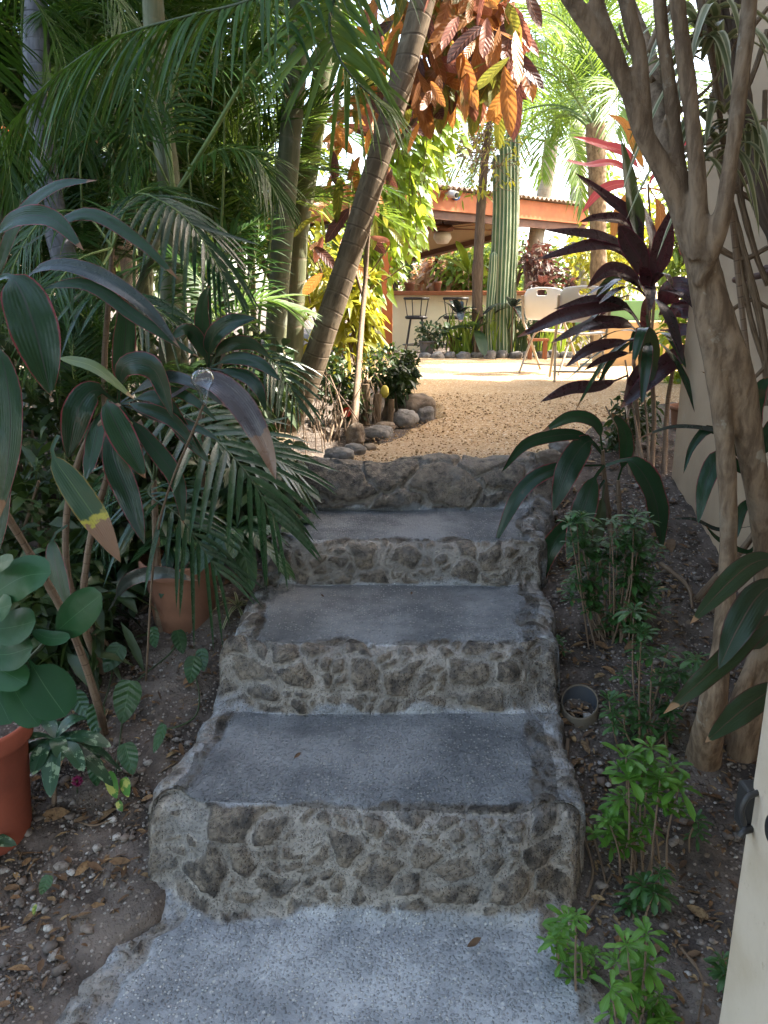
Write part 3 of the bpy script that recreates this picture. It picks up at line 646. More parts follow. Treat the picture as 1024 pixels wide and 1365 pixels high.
# second house: only the underside of its orange eave shows at the top right
h2 = thing('orange_roofed_house', 'house with an orange eave, just showing above the tree branches', 'house', (3, 6.6, .8))
mb = MB(); box(mb, (3.0, 4.2, 4.28), (8., 8.3, 4.42)); bevel(mb.build('roof', simple('orange tan paint', (.62, .36, .15), .7, (.55, .30, .12), 3.), h2, smooth=False), .015)
mb = MB(); box(mb, (3.7, 5.0, .5), (7.2, 8.0, 4.277)); mb.build('wall', M_CREAM2, h2, smooth=False)
# cream gate post, close on the right
g = thing('gate_post', 'cream painted gate post close by at the lower right', 'post', (.75, 1.1, 0))
mb = MB(); nn = 24; zz = np.linspace(-.05, 1.25, 40)
prof_ = [(.72, 1.27), (.698, 1.262), (.69, 1.245), (.685, 1.0), (.675, .6), (.95, .6), (.95, 1.27), (.72, 1.27)]
P = np.array([[(x+.002*vnoise(np.array([x*9, z*4, 1.])), y, z) for (x, y) in prof_] for z in zz]); mb.add(P, grid_faces(40, len(prof_)))
mb.add(np.array([(x, y, zz[-1]) for (x, y) in prof_[:-1]]), np.array([[0, 1, 2, 3], [0, 3, 4, 5], [0, 5, 6, 6]])[:2], None)
def postmat():
    m, nt, out = newmat('gate post paint'); pos = objco(nt); n1 = noise(nt, 6., 5., .6, pos); n2 = noise(nt, 30., 5., .7, pos)
    c = mixc(nt, sstep(nt, n1, .35, .7), (.60, .50, .38), (.52, .42, .30)); c = mixc(nt, mth(nt, 'MULTIPLY', sstep(nt, n2, .62, .72), .5), c, (.30, .20, .12)); n3 = noise(nt, 2.6, 5., .7, nd(nt, 'ShaderNodeMapping', {0: pos, 'Scale': (3., 3., .6)}).outputs[0]); c = mixc(nt, mth(nt, 'MULTIPLY', sstep(nt, n3, .5, .7), .35), c, (.34, .25, .17))
    principled(nt, out, c, .7, bump(nt, n2, .4, .004), .3); return m
mb.build('post', postmat(), g)
mb = MB(); c = at(992, 1078, 1.25)
box(mb, (c[0]-.006, 1.235, c[2]-.042), (c[0]+.035, 1.275, c[2]+.048))
bevel(mb.build('latch_plate', M_BLACK, g, smooth=False), .006, 3)
mb = MB(); tube(mb, [c+(.012, -.02, .05), c+(-.014, -.03, .045), c+(-.022, -.034, .02), c+(-.014, -.034, -.01)], .0055, n=20, k=8, bump=.1, bfreq=60)
tube(mb, [c+(.012, -.018, -.03), c+(-.01, -.03, -.026), c+(-.018, -.032, -.036)], .007, n=14, k=8, bump=.15, bfreq=60)
mb.build('latch_hook', M_BLACK, g)
mb = MB(); e = at(1021, 1105, 1.17); V, F = ico(3); mb.add(V*np.array([.006, .02, .028])+np.array([.690, e[1], e[2]]), F); mb.build('bolt_hole', M_BLACK, g)
# cut plastic pipe in the bed
pp = gp(772, 950); q = thing('plastic_pipe', 'short cut length of beige plastic pipe standing open in the soil', 'pipe', pp)
mb = MB(); th = np.linspace(0, 2*np.pi, 40, endpoint=False); r_ = px(54, pp[1])*.5
rows = []
for (rr, z0, sl_) in ((1.0, -.06, 0), (1.0, .0, 0), (1.0, .040, 1), (.985, .044, 1), (.93, .044, 1), (.92, .038, 1)):
    rows.append(np.stack([pp[0]+r_*rr*np.cos(th), pp[1]+r_*rr*np.sin(th), pp[2]+z0+sl_*(.032*np.sin(th+.35))], -1))
mb.add(np.array(rows), grid_faces(len(rows), 40, wrap=True)); mb.build('pipe_wall', M_PIPE, q)
mb = MB(); mb.add(np.array([np.stack([pp[0]+r_*.915*np.cos(th), pp[1]+r_*.915*np.sin(th), pp[2]+z0+sl_*(.032*np.sin(th+.35))], -1) for z0, sl_ in ((.0385, 1), (-.09, 0))]), grid_faces(2, 40, wrap=True)); mb.build('pipe_inside_shade', simple('pipe inside shade', (.05, .055, .065), .5), q)  # inner face of the pipe, coloured dark for the shade down inside
mb = MB(); a = np.linspace(0, 2*np.pi, 40, endpoint=False); mb.add(np.vstack([np.stack([pp[0]+r_*.88*np.cos(a), pp[1]+r_*.88*np.sin(a), np.full(40, pp[2]-.085)], -1), [[pp[0], pp[1], pp[2]-.085]]]), np.array([[j, (j+1) % 40, 40] for j in range(40)]))
mb.build('pipe_bottom', simple('shade-dark pipe dirt', (.02, .02, .022), .9), q)  # dirt at the bottom, its colour darkened for the shade in the pipe
# ---- open bar at the back
BY = 13.0
bar = thing('bar_counter', 'cream walled bar counter with a brown top under the orange roof', 'bar', (.9, BY, .8))
a0 = at(470, 392, BY); a1 = at(712, 392, BY)
mb = MB(); box(mb, (a0[0], BY, .5), (a1[0], BY+.18, a0[2]-.02)); mb.build('wall', M_CREAM2, bar, smooth=False)
mb = MB(); box(mb, (a0[0]-.05, BY-.16, a0[2]-.02), (a1[0]+.05, BY+.42, a0[2]+.05)); bevel(mb.build('counter_top', M_COUNTER, bar, smooth=False), .012)
for i, (u, ww, hh, lb) in enumerate(((546, 14, 11, 'wide terracotta flower pot standing on the bar counter'), (583, 11, 12, 'narrow terracotta flower pot standing on the bar counter'))):
    p = at(u, 387, BY+.1); p[2] = a0[2]+.05; r0 = px(ww, BY)*.5; H_ = px(hh, BY)
    t_ = thing('flower_pot', lb, 'pot', p); mb = MB(); lathe(mb, p, [(0, .0), (r0*.72, 0), (r0*.95, H_*.75), (r0*1.08, H_*.76), (r0*1.08, H_), (r0*.9, H_), (r0*.85, H_*.8), (0, H_*.8)], 24); mb.build('pot_body', M_TERRA, t_)
# roof of the bar
bp = thing('bar_roof', 'low tin roof with an orange fascia over the open bar', 'roof', (.6, 11.8, 3.1))
A = at(535, 241, 11.6); B = at(785, 281, 14.3); A[2] = B[2] = .5*(A[2]+B[2])
f_ = nrm(np.array([B[0]-A[0], B[1]-A[1], 0])); bk = np.array([-f_[1], f_[0], 0]); LN = np.linalg.norm(B-A); UPV = np.array([0, 0, 1.])
def rbox(mb, s0, s1, d0, d1, z0, z1, rise=0.):
    v = []
    for z in (z0, z1):
        for (s, d) in ((s0, d0), (s1, d0), (s1, d1), (s0, d1)): v.append(A+f_*s+bk*d+UPV*(z+rise*d))
    mb.add(v, [(0, 3, 2, 1), (4, 5, 6, 7), (0, 1, 5, 4), (1, 2, 6, 5), (2, 3, 7, 6), (3, 0, 4, 7)], None, .5)
mb = MB(); rbox(mb, 0, LN, 0, .05, -.28, 0); mb.build('fascia', M_ORANGE, bp, smooth=False)
mb = MB(); rbox(mb, 0, LN, .05, .12, -.40, -.10); mb.build('lower_beam', M_BROWNW, bp, smooth=False)
mb = MB(); rbox(mb, -.02, .05, .12, 4.2, -.34, 0); mb.build('fascia', M_ORANGE, bp, smooth=False)
mb = MB(); s_ = np.linspace(-.2, LN+.2, 260); d_ = np.linspace(-.12, 4.4, 6)
Z = .035+.022*np.sin(s_*2*np.pi/.11); P = A+f_*s_[:, None, None]+bk*d_[None, :, None]+UPV*(Z[:, None, None]+.05*d_[None, :, None])
mb.add(P, grid_faces(260, 6)); o = mb.build('tin_sheet', M_TIN, bp); sd = o.modifiers.new('thick', 'SOLIDIFY'); sd.thickness = .006
for i in range(7):
    mb = MB(); rbox(mb, .3+i*.62, .38+i*.62, .12, 4.1, -.24, -.08); mb.build('rafter', M_BROWNW, bp, smooth=False)
# pale gable panel of the far slope
g0, g1 = at(528, 346, 15.5), at(662, 313, 14.6); g2, g3 = g1+np.array([0, 0, .42]), g0+np.array([0, 0, .42])
mb = MB(); th_ = np.array([.1, .3, 0]); mb.add([g0, g1, g2, g3, g0+th_, g1+th_, g2+th_, g3+th_], [(0, 1, 2, 3), (5, 4, 7, 6), (0, 4, 5, 1), (3, 2, 6, 7), (1, 5, 6, 2), (0, 3, 7, 4)])
mb.build('gable_panel', simple('beige board', (.78, .56, .38), .7, (.70, .49, .32), 2.), bp, smooth=False)
mb = MB(); mb.add([g0-(0, .04, .07), g1-(0, .04, .07), g1-(0, .04, -.02), g0-(0, .04, -.02), g0+th_-(0, 0, .07), g1+th_-(0, 0, .07), g1+th_+(0, 0, .02), g0+th_+(0, 0, .02)], [(0, 1, 2, 3), (5, 4, 7, 6), (0, 4, 5, 1), (3, 2, 6, 7), (1, 5, 6, 2), (0, 3, 7, 4)]); mb.build('lower_beam', M_BROWNW, bp, smooth=False)
# support post
pst = thing('orange_post', 'square orange timber post at the left end of the bar', 'post', (at(515, 455, 11.5)[0], 11.5, .8))
pc = at(516, 400, 11.5); ht = at(516, 330, 11.5)[2]
mb = MB(); wd = px(14, 11.5)*.5; box(mb, (pc[0]-wd, 11.5-wd, .7), (pc[0]+wd, 11.5+wd, 3.0)); bevel(mb.build('timber', M_ORANGE, pst, smooth=False), .008)
# camera and blue light under the roof edge
def onf(u, v, off):   # point standing on the fascia plane
    r = ray(u, v); n = -bk; t = np.dot(A-np.array([0, 0, EYE]), n)/np.dot(r, n); return np.array([0, 0, EYE])+r*t+n*off
c = onf(595, 259, .0); sc_ = thing('security_camera', 'small white security camera with black lens on the orange fascia', 'camera', c)
mb = MB(); tube(mb, [c, c-bk*.1], [.03, .03], n=4, k=10); tube(mb, [c-bk*.08, c-bk*.22+(0, 0, -.03)], [.055, .052], n=4, k=16); mb.build('camera_body', M_WHITE, sc_)
mb = MB(); tube(mb, [c-bk*.215+(0, 0, -.03), c-bk*.24+(0, 0, -.036)], [.034, .034], n=3, k=14); mb.build('lens', M_BLACK, sc_)
c = onf(606, 262, .0); mb = MB(); V, F = ico(3); mb.add(V*np.array([.055, .045, .06])+c-bk*.04, F); tube(mb, [c, c-bk*.05+(0, 0, .05)], .02, n=3, k=8)
tag(mb.build('blue_lamp', simple('blue plastic', (.03, .17, .55), .35)), 'round blue plastic lamp beside the security camera', 'lamp')
# ceiling fan
fc = at(590, 308, 13.2); fan = thing('ceiling_fan', 'dark ceiling fan with a glass lamp hanging under the bar roof', 'fan', fc+(0, 0, .3))
mb = MB(); tube(mb, [fc+(0, 0, .38), fc+(0, 0, .06)], .02, n=3, k=8); mb.build('rod', M_BROWNW, fan)
mb = MB(); lathe(mb, fc, [(0, .10), (.15, .095), (.19, .05), (.17, 0), (0, -.01)], 20); mb.build('motor', M_BROWNW, fan)
mb = MB(); lathe(mb, fc, [(0.06, -.01), (.13, -.03), (.15, -.11), (.09, -.19), (0, -.2)], 20); mb.build('lamp_shade', simple('frosted glass', (.62, .58, .5), .3), fan)
for i in range(5):
    a = i*1.2566+.35; d = np.array([math.cos(a), math.sin(a), 0]); n_ = np.array([-d[1], d[0], 0]); mb = MB()
    v = [];
    for z in (.035, .047):
        for (r_, w_) in ((.16, .04), (.32, .085), (.86, .095), (.92, .06)): v += [fc+d*r_+n_*w_+(0, 0, z+.012), fc+d*r_-n_*w_+(0, 0, z-.012)]
    v = np.array(v).reshape(2, 4, 2, 3); f = []
    mb.add(v[1], grid_faces(4, 2)); mb.add(v[0], grid_faces(4, 2)[:, ::-1])
    for e in (0, 1): mb.add(np.stack([v[0][:, e], v[1][:, e]], 1), grid_faces(4, 2))
    mb.build('blade', M_COUNTER, fan, smooth=False)
# bar stools: black steel, round seat, low curved back
def stool(p, rz, label, seat_h):
    o = thing('bar_stool', label, 'stool', p, 'black bar stools at the counter'); c_, s_ = math.cos(rz), math.sin(rz)
    W3 = lambda x, y, z: np.array([p[0]+x*c_-y*s_, p[1]+x*s_+y*c_, p[2]+z])
    mb = MB(); lathe(mb, W3(0, 0, seat_h-.05), [(0, 0), (.15, 0), (.175, .015), (.175, .04), (.15, .055), (0, .06)], 24); mb.build('seat', M_BLACK, o)
    for i in range(4):
        a = i*math.pi/2+math.pi/4; mb = MB(); tube(mb, [W3(.12*math.cos(a), .12*math.sin(a), seat_h-.04), W3(.25*math.cos(a), .25*math.sin(a), -.02)], .013, n=6, k=8); mb.build('leg', M_BLACK, o)
    mb = MB(); ring = [W3(.205*math.cos(a), .205*math.sin(a), seat_h*.32) for a in np.linspace(0, 2*np.pi, 20)]; tube(mb, ring, .009, n=40, k=6, cap=False); mb.build('footrest', M_BLACK, o)
    mb = MB(); arc = [W3(.20*math.cos(a), .20*math.sin(a), seat_h+.26) for a in np.linspace(math.pi*.12, math.pi*.88, 10)]; tube(mb, arc, .02, n=20, k=8)
    for a in (.14, .38, .62, .86): tube(mb, [W3(.15*math.cos(a*math.pi), .15*math.sin(a*math.pi), seat_h-.03), W3(.20*math.cos(a*math.pi), .20*math.sin(a*math.pi), seat_h+.26)], .009, n=4, k=6)
    mb.build('backrest', M_BLACK, o)
for u, lb in ((506, 'black bar stool half hidden behind the orange post'), (555, 'black bar stool standing clear between the orange post and the potted plant'), (606, 'black bar stool partly covered by the big leaved plants of the far bed')):
    p = at(u, 421, 12.3); sh = .64; stool(np.array([p[0], 12.3, p[2]-sh]), math.pi+.1*(u-555)/50, lb, sh)
# folding chairs
def chair(p, rz, label):
    o = thing('folding_chair', label, 'chair', p, 'white folding chairs on the patio'); c_, s_ = math.cos(rz), math.sin(rz)
    def W3(a):
        a = np.asarray(a, float); return np.stack([p[0]+a[..., 0]*c_-a[..., 1]*s_, p[1]+a[..., 0]*s_+a[..., 1]*c_, p[2]+a[..., 2]], -1)
    # local frame: faces +y, back at -y
    def sheet(name, P, hole=None):
        mb = MB(); nr, nc = P.shape[:2]; f = grid_faces(nr, nc)
        if hole is not None: f = np.array([q for q, (i, j) in zip(f, [(i, j) for i in range(nr-1) for j in range(nc-1)]) if not hole(i, j)])
        mb.add(W3(P), f); ob = mb.build(name, M_WHITE, o); m = ob.modifiers.new('thick', 'SOLIDIFY'); m.thickness = .014; m.offset = 0
        b = ob.modifiers.new('round', 'SUBSURF'); b.levels = 1; b.render_levels = 1; return ob
    nr, nc = 13, 17; t = np.linspace(0, 1, nr)[:, None]; s = np.linspace(-1, 1, nc)[None]
    hw = .235-.012*t-.03*np.maximum(0, t-.86)/.14-.02*np.maximum(0, .1-t)/.1
    P = np.stack([s*hw, -.20-.075*t+.045*s**2*np.ones_like(t)-.03*np.sin(t*3.1), .55+.335*t-.02*s**2*t+0*s], -1)
    sheet('backrest', P, lambda i, j: i in (9, 10) and 6 <= j <= 9)
    P = np.stack([s*(.225-.01*t), -.2+.42*t+0*s, .445-.016*np.sin(t*3.14)*(1-s**2)-.03*np.maximum(0, t-.85)/.15+.012*s**2+0*s], -1)
    sheet('seat', P)
    for sg in (-1, 1):
        x = sg*.235; mb = MB(); tube(mb, W3([[x, -.255, .80], [x, -.215, .55], [x, -.12, .44], [x*1.03, .26, 0]]), .0135, n=22, k=8); mb.build('leg', M_LEG, o)
        mb = MB(); tube(mb, W3([[x*.93, .14, .43], [x*.95, .0, .36], [x*.98, -.26, 0]]), .0125, n=14, k=8); mb.build('leg', M_LEG, o)
    mb = MB(); tube(mb, W3([[-.235, .225, .04+.02], [.235, .225, .06]]), .009, n=3, k=8); mb.build('stretcher', M_LEG, o)
    mb = MB(); tube(mb, W3([[-.225, -.2, .09], [.225, -.2, .09]]), .009, n=3, k=8); mb.build('stretcher', M_LEG, o)
p = atz(718, 496, PATHZ); chair(np.array([p[0]+.13, p[1]+.05, PATHZ]), R(-38), 'white folding chair on the shaded gravel in front of the far bed')
p = atz(765, 507, PATHZ); chair(np.array([p[0]+.05, p[1]+.1, PATHZ]), R(-8), 'white folding chair by the yellow bench behind the dark ti leaves')
# yellow bench with a green back board
bn = thing('garden_bench', 'yellow masonry bench with a green back behind the folding chairs', 'bench', (3.1, 9.6, .85))
mb = MB(); box(mb, (2.62, 9.4, .78), (5.2, 9.85, 1.36)); bevel(mb.build('bench_block', M_YEL, bn, smooth=False), .015)
mb = MB(); box(mb, (2.4, 9.87, 1.28), (5.2, 9.93, 1.60)); bevel(mb.build('back_board', M_GRN, bn, smooth=False), .008)
# house behind the palms on the left
h3 = thing('pale_house', 'pale plastered house glimpsed in gaps between the dark palm fronds', 'house', (-6, 8.5, .8))
mb = MB(); q0, q1 = np.array([-9.5, 5.6]), np.array([-3.6, 9.6]); dn = nrm(np.array([q1[1]-q0[1], -(q1[0]-q0[0])])); bkv = -dn
def wbox(mb, s0, s1, d0, d1, z0, z1):
    e = nrm(q1-q0); v = []
    for z in (z0, z1):
        for (s, d) in ((s0, d0), (s1, d0), (s1, d1), (s0, d1)): q = q0+e*s+bkv*d; v.append((q[0], q[1], z))
    mb.add(v, [(0, 3, 2, 1), (4, 5, 6, 7), (0, 1, 5, 4), (1, 2, 6, 5), (2, 3, 7, 6), (3, 0, 4, 7)])
LW = np.linalg.norm(q1-q0); wbox(mb, 0, LW, 0, 3, .5, 3.3); mb.build('wall', simple('pale plaster', (.70, .58, .46), .9, (.62, .50, .38), 1.5), h3, smooth=False)
mb = MB(); wbox(mb, -.3, LW+.3, -.35, 3.3, 3.303, 3.5); mb.build('roof', M_ORANGE, h3, smooth=False)
mb = MB(); wbox(mb, 3.2, 4.2, -.03, .02, 1.6, 2.7); mb.build('window', simple('dark glass', (.03, .035, .04), .15, spec=.6), h3, smooth=False)
# ------------------------------------------------------------------ plants
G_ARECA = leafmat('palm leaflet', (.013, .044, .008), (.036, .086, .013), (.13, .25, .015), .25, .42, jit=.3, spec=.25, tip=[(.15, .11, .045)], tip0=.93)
G_ARECA_Y = leafmat('palm leaflet with sunlit tint', (.055, .12, .025), (.12, .20, .035), (.26, .36, .04), .35, .42, jit=.3, spec=.25)  # lighter, yellower copy of the leaflet green, sunlight put into its colour
G_DARKFROND = leafmat('glossy palm leaflet', (.010, .042, .016), (.022, .066, .024), (.04, .10, .03), .15, .27, jit=.25, spec=.6)
M_RACH = simple('palm stalk', (.16, .22, .06), .5, (.10, .15, .04), 9., .001, 60.); M_RACHD = simple('dark palm stalk', (.05, .08, .03), .5, (.035, .05, .02), 9., .001, 60.)
B_CANE = barkmat('palm cane', (.088, .098, .052), (.15, .155, .09), (.20, .165, .115), 6.5, None, .003, (.17, .18, .14), .6, 1.2, 6.)
B_PALE = barkmat('pale palm trunk', (.085, .085, .095), (.165, .165, .18), (.045, .045, .05), 16., None, .004, (.12, .12, .10), .85, 2., 6.)
B_LEAN = barkmat('leaning palm trunk', (.10, .073, .046), (.185, .14, .092), (.06, .04, .028), 11.5, (.07, .055, .04), .006, (.21, .17, .12), .85, 3., 5.)
B_TREE = barkmat('pale furrowed bark', (.125, .083, .05), (.255, .182, .115), None, 1, (.065, .042, .025), .009, (.22, .17, .115), .9, 6., 8.)
B_DARK = barkmat('dark bark', (.06, .042, .03), (.12, .09, .065), None, 1, None, .008, None, .9, 3., 14.)
B_COCO = barkmat('coconut trunk', (.24, .20, .155), (.36, .31, .245), (.14, .11, .085), 11., None, .004, (.30, .29, .24), .9, 2., 5.)
B_STEM = barkmat('plant stem', (.13, .085, .055), (.22, .16, .11), (.09, .06, .04), 30., None, .003, None, .8, 4., 6.)
TI_DARK = leafmat('dark ti leaf', (.008, .027, .012), (.020, .050, .020), (.05, .09, .03), .14, .20, edge=(.19, .035, .045), rib=(.03, .035, .024), jit=.4, spec=.30, tip=[(.20, .10, .05)], tip0=.96, blotch=(.055, .045, .02), bscale=11., bth=.66)
TI_PURPLE = leafmat('purple ti leaf', (.014, .011, .011), (.025, .016, .016), (.16, .022, .035), .16, .28, edge=(.13, .018, .04), rib=(.055, .014, .026), jit=.3, spec=.55, tip=[(.20, .09, .045)], tip0=.97)
TI_TIP = leafmat('ti leaf dying from the tip', (.016, .05, .018), (.03, .075, .022), (.10, .17, .03), .2, .34, rib=(.05, .10, .03), tip=[(.22, .105, .055), (.42, .36, .035)], tip0=.64, edge=(.20, .13, .02), spec=.5, jit=.2)
TI_YEL = leafmat('yellowing ti leaf', (.05, .10, .02), (.16, .19, .03), (.3, .3, .04), .25, .38, rib=(.2, .22, .05), tip=[(.3, .17, .06)], tip0=.9)
TI_LAV = leafmat('greyish ti leaf', (.016, .028, .024), (.030, .042, .036), (.06, .08, .05), .12, .25, edge=(.13, .04, .045), tip=[(.19, .11, .07)], tip0=.9, spec=.6)
TI_GREEN = leafmat('green ti leaf', (.022, .04, .014), (.045, .065, .02), (.12, .15, .03), .22, .40, edge=(.08, .02, .02), rib=(.07, .07, .03))
TI_RED = leafmat('pink ti leaf', (.36, .05, .06), (.50, .10, .11), (.65, .10, .12), .4, .4, edge=(.2, .02, .05), rib=(.65, .25, .2), jit=.4)
CLUSIA = leafmat('thick round leaf', (.013, .052, .018), (.024, .075, .026), (.06, .14, .04), .10, .36, rib=(.05, .11, .05), ribw=.012, spec=.2, para=.0)
AGLAO = leafmat('mottled leaf', (.012, .045, .020), (.022, .065, .028), (.05, .12, .04), .12, .32, blotch=(.17, .25, .15), bscale=42., bth=.54, rib=(.03, .08, .04), spec=.5)
CALA = leafmat('banded leaf', (.014, .045, .016), (.028, .075, .022), (.07, .14, .03), .15, .33, rib=(.08, .14, .06), veins=60., spec=.5)
POTHOS = leafmat('heart leaf', (.014, .055, .018), (.03, .085, .024), (.08, .17, .03), .2, .33, rib=(.05, .12, .04), veins=34., spec=.5)
POTHOS_V = leafmat('yellow variegated heart leaf', (.04, .14, .025), (.07, .2, .03), (.2, .34, .04), .25, .36, blotch=(.42, .42, .10), bscale=30., bth=.52)
SPRIG = leafmat('seedling leaf', (.022, .075, .018), (.045, .12, .025), (.12, .25, .03), .22, .36, rib=(.07, .15, .05), spec=.5)
SPRIG_B = leafmat('bright seedling leaf', (.045, .14, .016), (.11, .25, .03), (.25, .42, .04), .3, .36, rib=(.14, .30, .06), spec=.5)
SHRUB = leafmat('small dark shrub leaf', (.016, .038, .012), (.038, .07, .018), (.12, .18, .03), .22, .42)
VINE = leafmat('vine leaf', (.07, .15, .02), (.18, .29, .035), (.50, .60, .05), .5, .42, rib=(.12, .2, .05), jit=.35)
YELLOWL = leafmat('yellow green leaf', (.14, .20, .02), (.36, .34, .03), (.6, .52, .04), .42, .42, rib=(.4, .36, .08), blotch=(.45, .20, .03), bscale=8., bth=.64, jit=.4)
CROTON = leafmat('orange croton leaf', (.22, .085, .03), (.42, .20, .055), (.7, .28, .06), .42, .45, rib=(.50, .25, .12), veins=55., blotch=(.10, .11, .025), bscale=5., bth=.58, jit=.4)
CROTON_D = leafmat('dark croton leaf', (.045, .022, .022), (.09, .04, .035), (.22, .07, .05), .25, .42, rib=(.26, .11, .07), veins=55., jit=.4)
CROTON_P = leafmat('pink croton leaf', (.28, .10, .075), (.40, .18, .12), (.55, .2, .12), .35, .42, rib=(.5, .3, .2), veins=50., jit=.4)
CROTON_G = leafmat('green croton leaf', (.06, .10, .02), (.15, .17, .03), (.4, .38, .05), .4, .42, rib=(.40, .30, .05), veins=55., jit=.4)
FARL = leafmat('far tree leaf', (.06, .12, .02), (.17, .25, .04), (.45, .52, .06), .42, .5, jit=.4)
FARD = leafmat('far dark leaf', (.025, .055, .015), (.06, .10, .025), (.18, .26, .04), .3, .5, jit=.4)
FARR = leafmat('far red leaf', (.36, .17, .09), (.5, .32, .18), (.6, .3, .12), .4, .5, jit=.4)
VARIEG = leafmat('striped strap leaf', (.10, .12, .05), (.15, .17, .07), (.25, .27, .09), .25, .4, stripe=((.42, .40, .24), (.24, .30)), rib=None)
CACT = None
def cactmat():
    m, nt, out = newmat('cactus skin'); pos = objco(nt); rb = attr(nt, 'tint').outputs['Fac']
    n1 = noise(nt, 5., 4., .6, pos); c = mixc(nt, sstep(nt, n1, .35, .65), (.055, .115, .06), (.10, .165, .085)); c = mixc(nt, sstep(nt, rb, .72, .98), c, (.36, .38, .27))
    principled(nt, out, c, .6, bump(nt, noise(nt, 40., 3., .6, pos), .3, .01), .3); return m
CACT = cactmat()
def put(me, name, parent, loc, az, tilt, scale=1., roll=0.):
    o = bpy.data.objects.new(name, me); COL.objects.link(o); o.parent = parent
    M = Matrix.Translation(Vector([float(c) for c in np.asarray(loc)-ORG[parent.name]])) @ Matrix.Rotation(az, 4, 'Z') @ Matrix.Rotation(-tilt, 4, 'Y') @ Matrix.Rotation(roll, 4, 'X') @ Matrix.Scale(scale, 4)
    o.matrix_local = M; return o
def proto_frond(L, nl, ll, w, mats, droop=.35, arch=.5, ang=(65, 22), lift=.25, rows=4, stalk=.16, rach=.012):
    mb = MB(); pts = [(0, 0, 0), (.3*L, 0, .14*L*arch*2), (.62*L, 0, .13*L*arch*2), (.85*L, 0, 0), (L, 0, -.16*L*arch*2)]
    frond(mb, pts, nl, ll, w, ang, droop, (0, 0, 1), stalk, rach, lift, rows); return mb.build('frond', mats, mesh_only=True)
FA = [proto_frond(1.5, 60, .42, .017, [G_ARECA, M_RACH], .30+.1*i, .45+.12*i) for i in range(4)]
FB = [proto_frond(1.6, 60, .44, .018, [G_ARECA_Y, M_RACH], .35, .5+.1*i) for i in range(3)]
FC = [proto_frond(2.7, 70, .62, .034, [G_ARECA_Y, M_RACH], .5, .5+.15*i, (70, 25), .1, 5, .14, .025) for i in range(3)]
def palm(label, path, rad, mats, fr, n, sc=1., tilt=(25, 75), group=None, bark=B_CANE, name='palm', az0=None, spread=360, k=14, bmp=.04, tube_n=None, cat='palm', seed=0):
    rg = np.random.default_rng(seed+5); path = [np.asarray(p, float) for p in path]; t = thing(name, label, cat, path[0], group)
    mb = MB(); C = tube(mb, path, rad, n=tube_n or 40, k=k, bump=bmp, bfreq=5); mb.build('trunk', bark, t)
    for i in range(n):
        a = (rg.uniform(0, 6.28) if az0 is None else R(az0)+R(spread)*(i/max(1, n-1)-.5)+rg.normal(0, .12))+(i*2.4 if az0 is None else 0)
        q = (i+.5)/n; tl = R(tilt[0]+(tilt[1]-tilt[0])*((i*.618) % 1)+rg.normal(0, 5)); p = C[-1]-(C[-1]-C[-3])*rg.uniform(0, .8)
        put(fr[i % len(fr)], 'frond', t, p, a, tl, sc*rg.uniform(.85, 1.12), rg.normal(0, .25))
    return t
def up_to(u, v, Y): return at(u, v, Y)
# --- palms of the left grove (trunk position read from the photograph, crowns mostly above the frame)
palm('grey ringed palm trunk at the far left behind the dark fronds', [(-1.74, 4.55, .75), at(108, 440, 4.5), at(62, 240, 4.5), at(48, 60, 4.5), at(42, -120, 4.6)], [.085, .070, .068, .068, .06], None, FA, 9, 1.15, (5, 50), 'palms of the left grove', B_PALE, seed=1, k=18)
palm('thick olive green palm cane with pale ring scars left of the slanting yellow stalk', [(-1.2, 4.2, .78), at(228, 300, 4.2), at(216, 160, 4.2), at(205, 20, 4.2), at(198, -120, 4.2)], [.06, .056, .055, .053, .05], None, FA, 9, 1.05, (5, 55), 'palms of the left grove', seed=2, k=18)
palm('slim green palm cane with an orange lit edge just left of the leaning trunk', [(-.72, 5., .82), at(368, 440, 5), at(384, 220, 5), at(400, 20, 5), at(410, -160, 5)], [.07, .066, .066, .064, .06], None, FA, 9, 1.05, (5, 60), 'palms of the left grove', seed=3, k=18)
palm('dim green palm cane behind the slim cane beside the orange croton leaves', [(-.75, 6.3, .82), at(396, 330, 6.2), at(418, 180, 6.2), at(440, 30, 6.2), at(455, -130, 6.2)], [.085, .08, .08, .075, .07], None, FA, 8, 1.05, (5, 60), 'palms of the left grove', seed=4, k=16)
L0 = atz(352, 625, .80)
palm('brown leaning palm trunk slanting from the path border up to the top of the picture', [L0+(0, 0, -.05), at(372, 585, 4.42), at(405, 520, 4.42), at(455, 375, 4.42), at(510, 195, 4.42), at(552, 45, 4.42), at(590, -110, 4.45), at(650, -380, 4.5), at(690, -640, 4.5)], [.095, .080, .068, .064, .063, .063, .06, .058], None, FC, 6, .75, (5, 65), None, B_LEAN, 'leaning_palm', seed=8, k=24, bmp=.03, tube_n=90)
